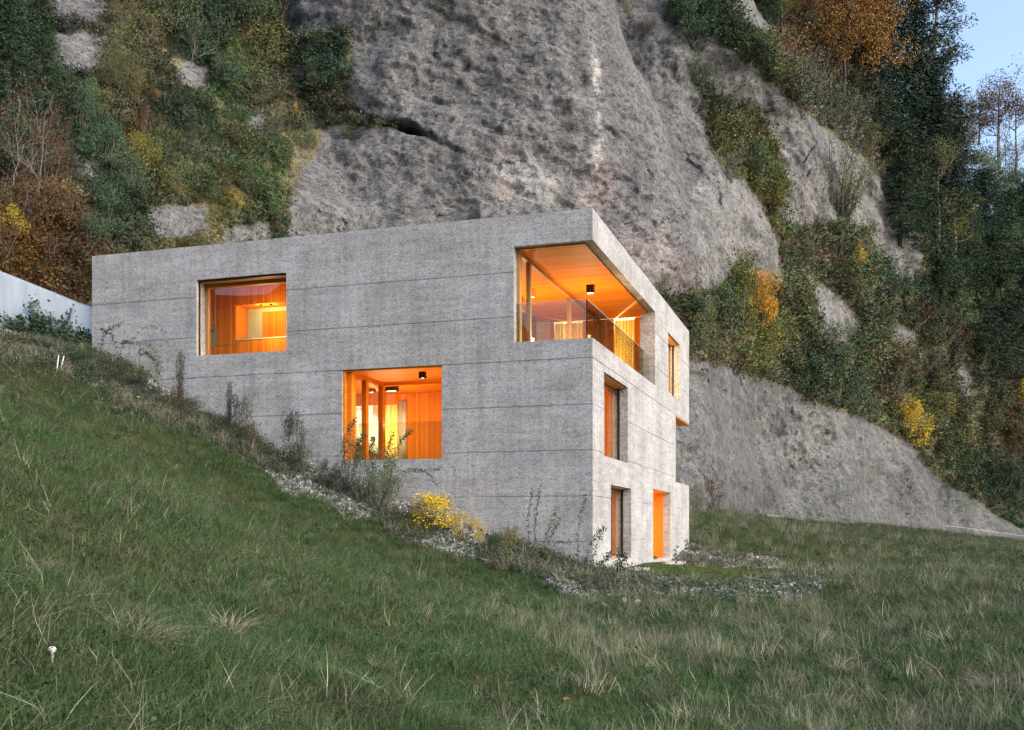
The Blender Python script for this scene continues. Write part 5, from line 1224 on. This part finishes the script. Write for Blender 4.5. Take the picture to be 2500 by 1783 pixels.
# ivy on the white garden wall
g = np.random.default_rng(71)
iv = empty('ivy_creeper', 'dark ivy creeping over the white garden wall', 'creeper', (HX, HYW, HZ), (0, 0, -HA)); P = []; mb = MB()
for v_ in range(44):
    px_ = -20 + 250 * g.random(); py_ = 862 + 6 * g.normal(); top_ = 690 + .36 * px_ + 90 * g.random(); path = []; dx_ = g.normal() * .4
    dens = 5 if g.random() < .6 else 2
    while py_ > top_ and len(path) < 60:
        xx, zz = facL(px_, py_, .2); path.append((xx, .2, zz))
        for k in range(dens + (6 if py_ > 815 else 0)): P.append((xx + .13 * g.normal(), .2 - .05 * abs(g.normal()), zz + .10 * g.normal()))
        dx_ = .8 * dx_ + .9 * g.normal(); px_ += dx_; py_ -= 3 + 2 * g.random()
    if len(path) > 2: mb.tube(path, [.010] * len(path), 4)
V, Q = leaves(np.array(P), .095, 72, .8, np.tile(np.array([0, -.7, .1]), (len(P), 1)))
obj('foliage', mesh_np('ivy_leaves', V, quads=Q), LEAF['dk'], iv); mb.build('stems', TWIG, iv)
for px_, top, colr, k_ in ((30, 850, 'gr', 'loose'), (90, 860, 'dk', 'loose'), (150, 872, 'gr', 'loose'), (185, 872, 'gr', 'loose'), (60, 866, 'gy', 'loose'), (125, 878, 'gy', 'loose'), (5, 850, 'gy', 'loose'), (210, 868, 'yg', 'loose')):
    x, y, z, d = facade_spot(px_, .7); h = max(CZ + (HY - top) / F * d - z, .3)
    plant_at(k_, colr, x, y, z - .05, h, 1.1, 'at the foot of the white garden wall', group='bushes at the foot of the white garden wall')

# ---------------------------------------------------------------- small things
def ground_hit(px, py, a=4, b=140):
    r_, v_ = ray(px, py); ds = np.arange(a, b, .05); zz = ground_z(r_ * ds, ds); k = np.argmax(v_ * ds + CZ < zz); return r_ * ds[k], ds[k], float(zz[k])
for (bx, by, tx, ty, lab) in ((137, 908, 142, 868, 'upright white marker stake in the gravel by the garden wall'), (145, 908, 155, 869, 'leaning white marker stake in the gravel by the garden wall')):
    x, y, z = ground_hit(bx, by); r_, v_ = ray(tx, ty)
    MB().tube([(0, 0, -.1), (r_ * y - x, .03, CZ + v_ * y - z)], [.016, .014], 8).build('stake', plain('white_stake_' + str(bx), (.7, .7, .68), .6), None, loc=(x, y, z), label=lab, cat='stake')
x, y, z = ground_hit(1885, 1428)
pl = MB().box(-.62, .62, -.07, .07, 0, .05).build('timber_plank', TWIG, None, .008, loc=(x, y, z + .03), rot=(0, .14, -.55), label='weathered pale plank lying at the edge of the lawn gravel', cat='plank')
x, y, z = ground_hit(1868, 1408)
MB().box(-.5, .5, -.06, .06, 0, .05).build('timber_plank', TWIG, None, .008, loc=(x, y, z + .03), rot=(0, .08, -.3), label='shorter pale plank behind the weathered plank at the lawn edge', cat='plank')
# puffball and fallen leaf
x, y, z = ground_hit(127, 1626, 2.5)
me = mesh_np('puffball', *[v for v in [np.array([(math.sin(a) * math.cos(b) * .022, math.sin(a) * math.sin(b) * .022, .024 - math.cos(a) * .019) for a in np.linspace(.02, 3.12, 10) for b in np.linspace(0, 6.283, 15)[:-1]])]], quads=[(i * 14 + j, i * 14 + (j + 1) % 14, (i + 1) * 14 + (j + 1) % 14, (i + 1) * 14 + j) for i in range(9) for j in range(14)], smooth=True)
mu = empty('mushroom', 'small white puffball mushroom in the grass', 'mushroom', (x, y, z + .05)); obj('cap', me, plain('mushroom_white', (.75, .73, .70), .8), mu); MB().tube([(0, 0, -.06), (0, 0, .012)], [.009, .008], 8).build('stalk', plain('mushroom_stalk', (.6, .57, .5), .8), mu)
x, y, z = ground_hit(1372, 1743, 3)
ll = [(0, 0, 0), (.03, .025, .008), (.06, .028, .012), (.10, 0, .004), (.06, -.028, .014), (.03, -.025, .006), (.05, 0, -.006)]
lf = obj('fallen_leaf', mesh_np('fallen_leaf', np.array(ll), tris=[(0, 6, 1), (1, 6, 2), (2, 6, 3), (3, 6, 4), (4, 6, 5), (5, 6, 0)]), LEAF['or'], None, (x, y, z + .12), (.2, .1, .4), 'single orange leaf fallen on the meadow grass', 'leaf')
md = lf.modifiers.new('thickness', 'SOLIDIFY'); md.thickness = .001
# road kerb on the far crest and its railing
pts = [(1690, 1252, 56), (1800, 1263, 71), (1870, 1264, 78), (1910, 1268, 81), (2080, 1279, 96), (2200, 1294, 106), (2300, 1304, 113)]
pts = [(ray(a, 0)[0] * d, d) for a, _, d in pts]
kx = np.concatenate([np.linspace(a[0], b[0], 14)[:-1] for a, b in zip(pts[2:-2], pts[3:-1])]); kyy = np.concatenate([np.linspace(a[1], b[1], 14)[:-1] for a, b in zip(pts[2:-2], pts[3:-1])])
kz = _g(kx, kyy) + CZ + .10
MB().tube(list(zip(kx, kyy, kz)), .16, 4).build('kerb', plain('grey_kerb_stone', (.15, .145, .135), .9), None, label='pale stone kerb of the road on the far meadow crest', kind='structure')
rl = empty('road_railing', 'thin pale steel railing along the road at the cliff foot', 'railing', (0, 0, 0))
rp = [(2303, 1283), (2363, 1290), (2416, 1297), (2470, 1305), (2524, 1313), (2580, 1321)]
tops = []
for i, (a, b) in enumerate(rp):
    d = 113 + i * 1.6; r_, v_ = ray(a, b); x, y, zt_ = r_ * d, d, CZ + v_ * d; tops.append((x, y, zt_))
    MB().tube([(x, y, zt_ - 1.6), (x, y, zt_)], .035, 6).build('post', ZINC, rl)
for off in (0, -.62):
    mb = MB()
    for p, q_ in zip(tops[:-1], tops[1:]): mb.tube([(p[0], p[1], p[2] + off), (q_[0], q_[1], q_[2] + off)], .024, 6)
    mb.build('rail', ZINC, rl)

# wooded hills across the lake, behind the camera (added to darken glazing reflections)
az = np.linspace(R(75), R(300), 160); V = []
hh = (45 + 25 * fbm(np.stack([az * 3, az * 0, az * 0], 1), 4, 99)) * (1 + 3.4 * np.clip((az - R(178)) / R(22), 0, 1))
for a, h in zip(az, hh):
    for rad, f in ((460, -.05), (520, .45), (620, .85), (700, 1.0)): V.append((rad * math.sin(a), rad * math.cos(a), h * f - 3))
Q = [(i * 4 + j, i * 4 + j + 1, i * 4 + j + 5, i * 4 + j + 4) for i in range(159) for j in range(3)]
obj('hills', mesh_np('hills', np.array(V), quads=Q, smooth=True), plain('distant_forest', (.03, .042, .04), 1.0, spec=.05), label='dark wooded hills added behind the camera to darken the glass reflections', kind='structure')
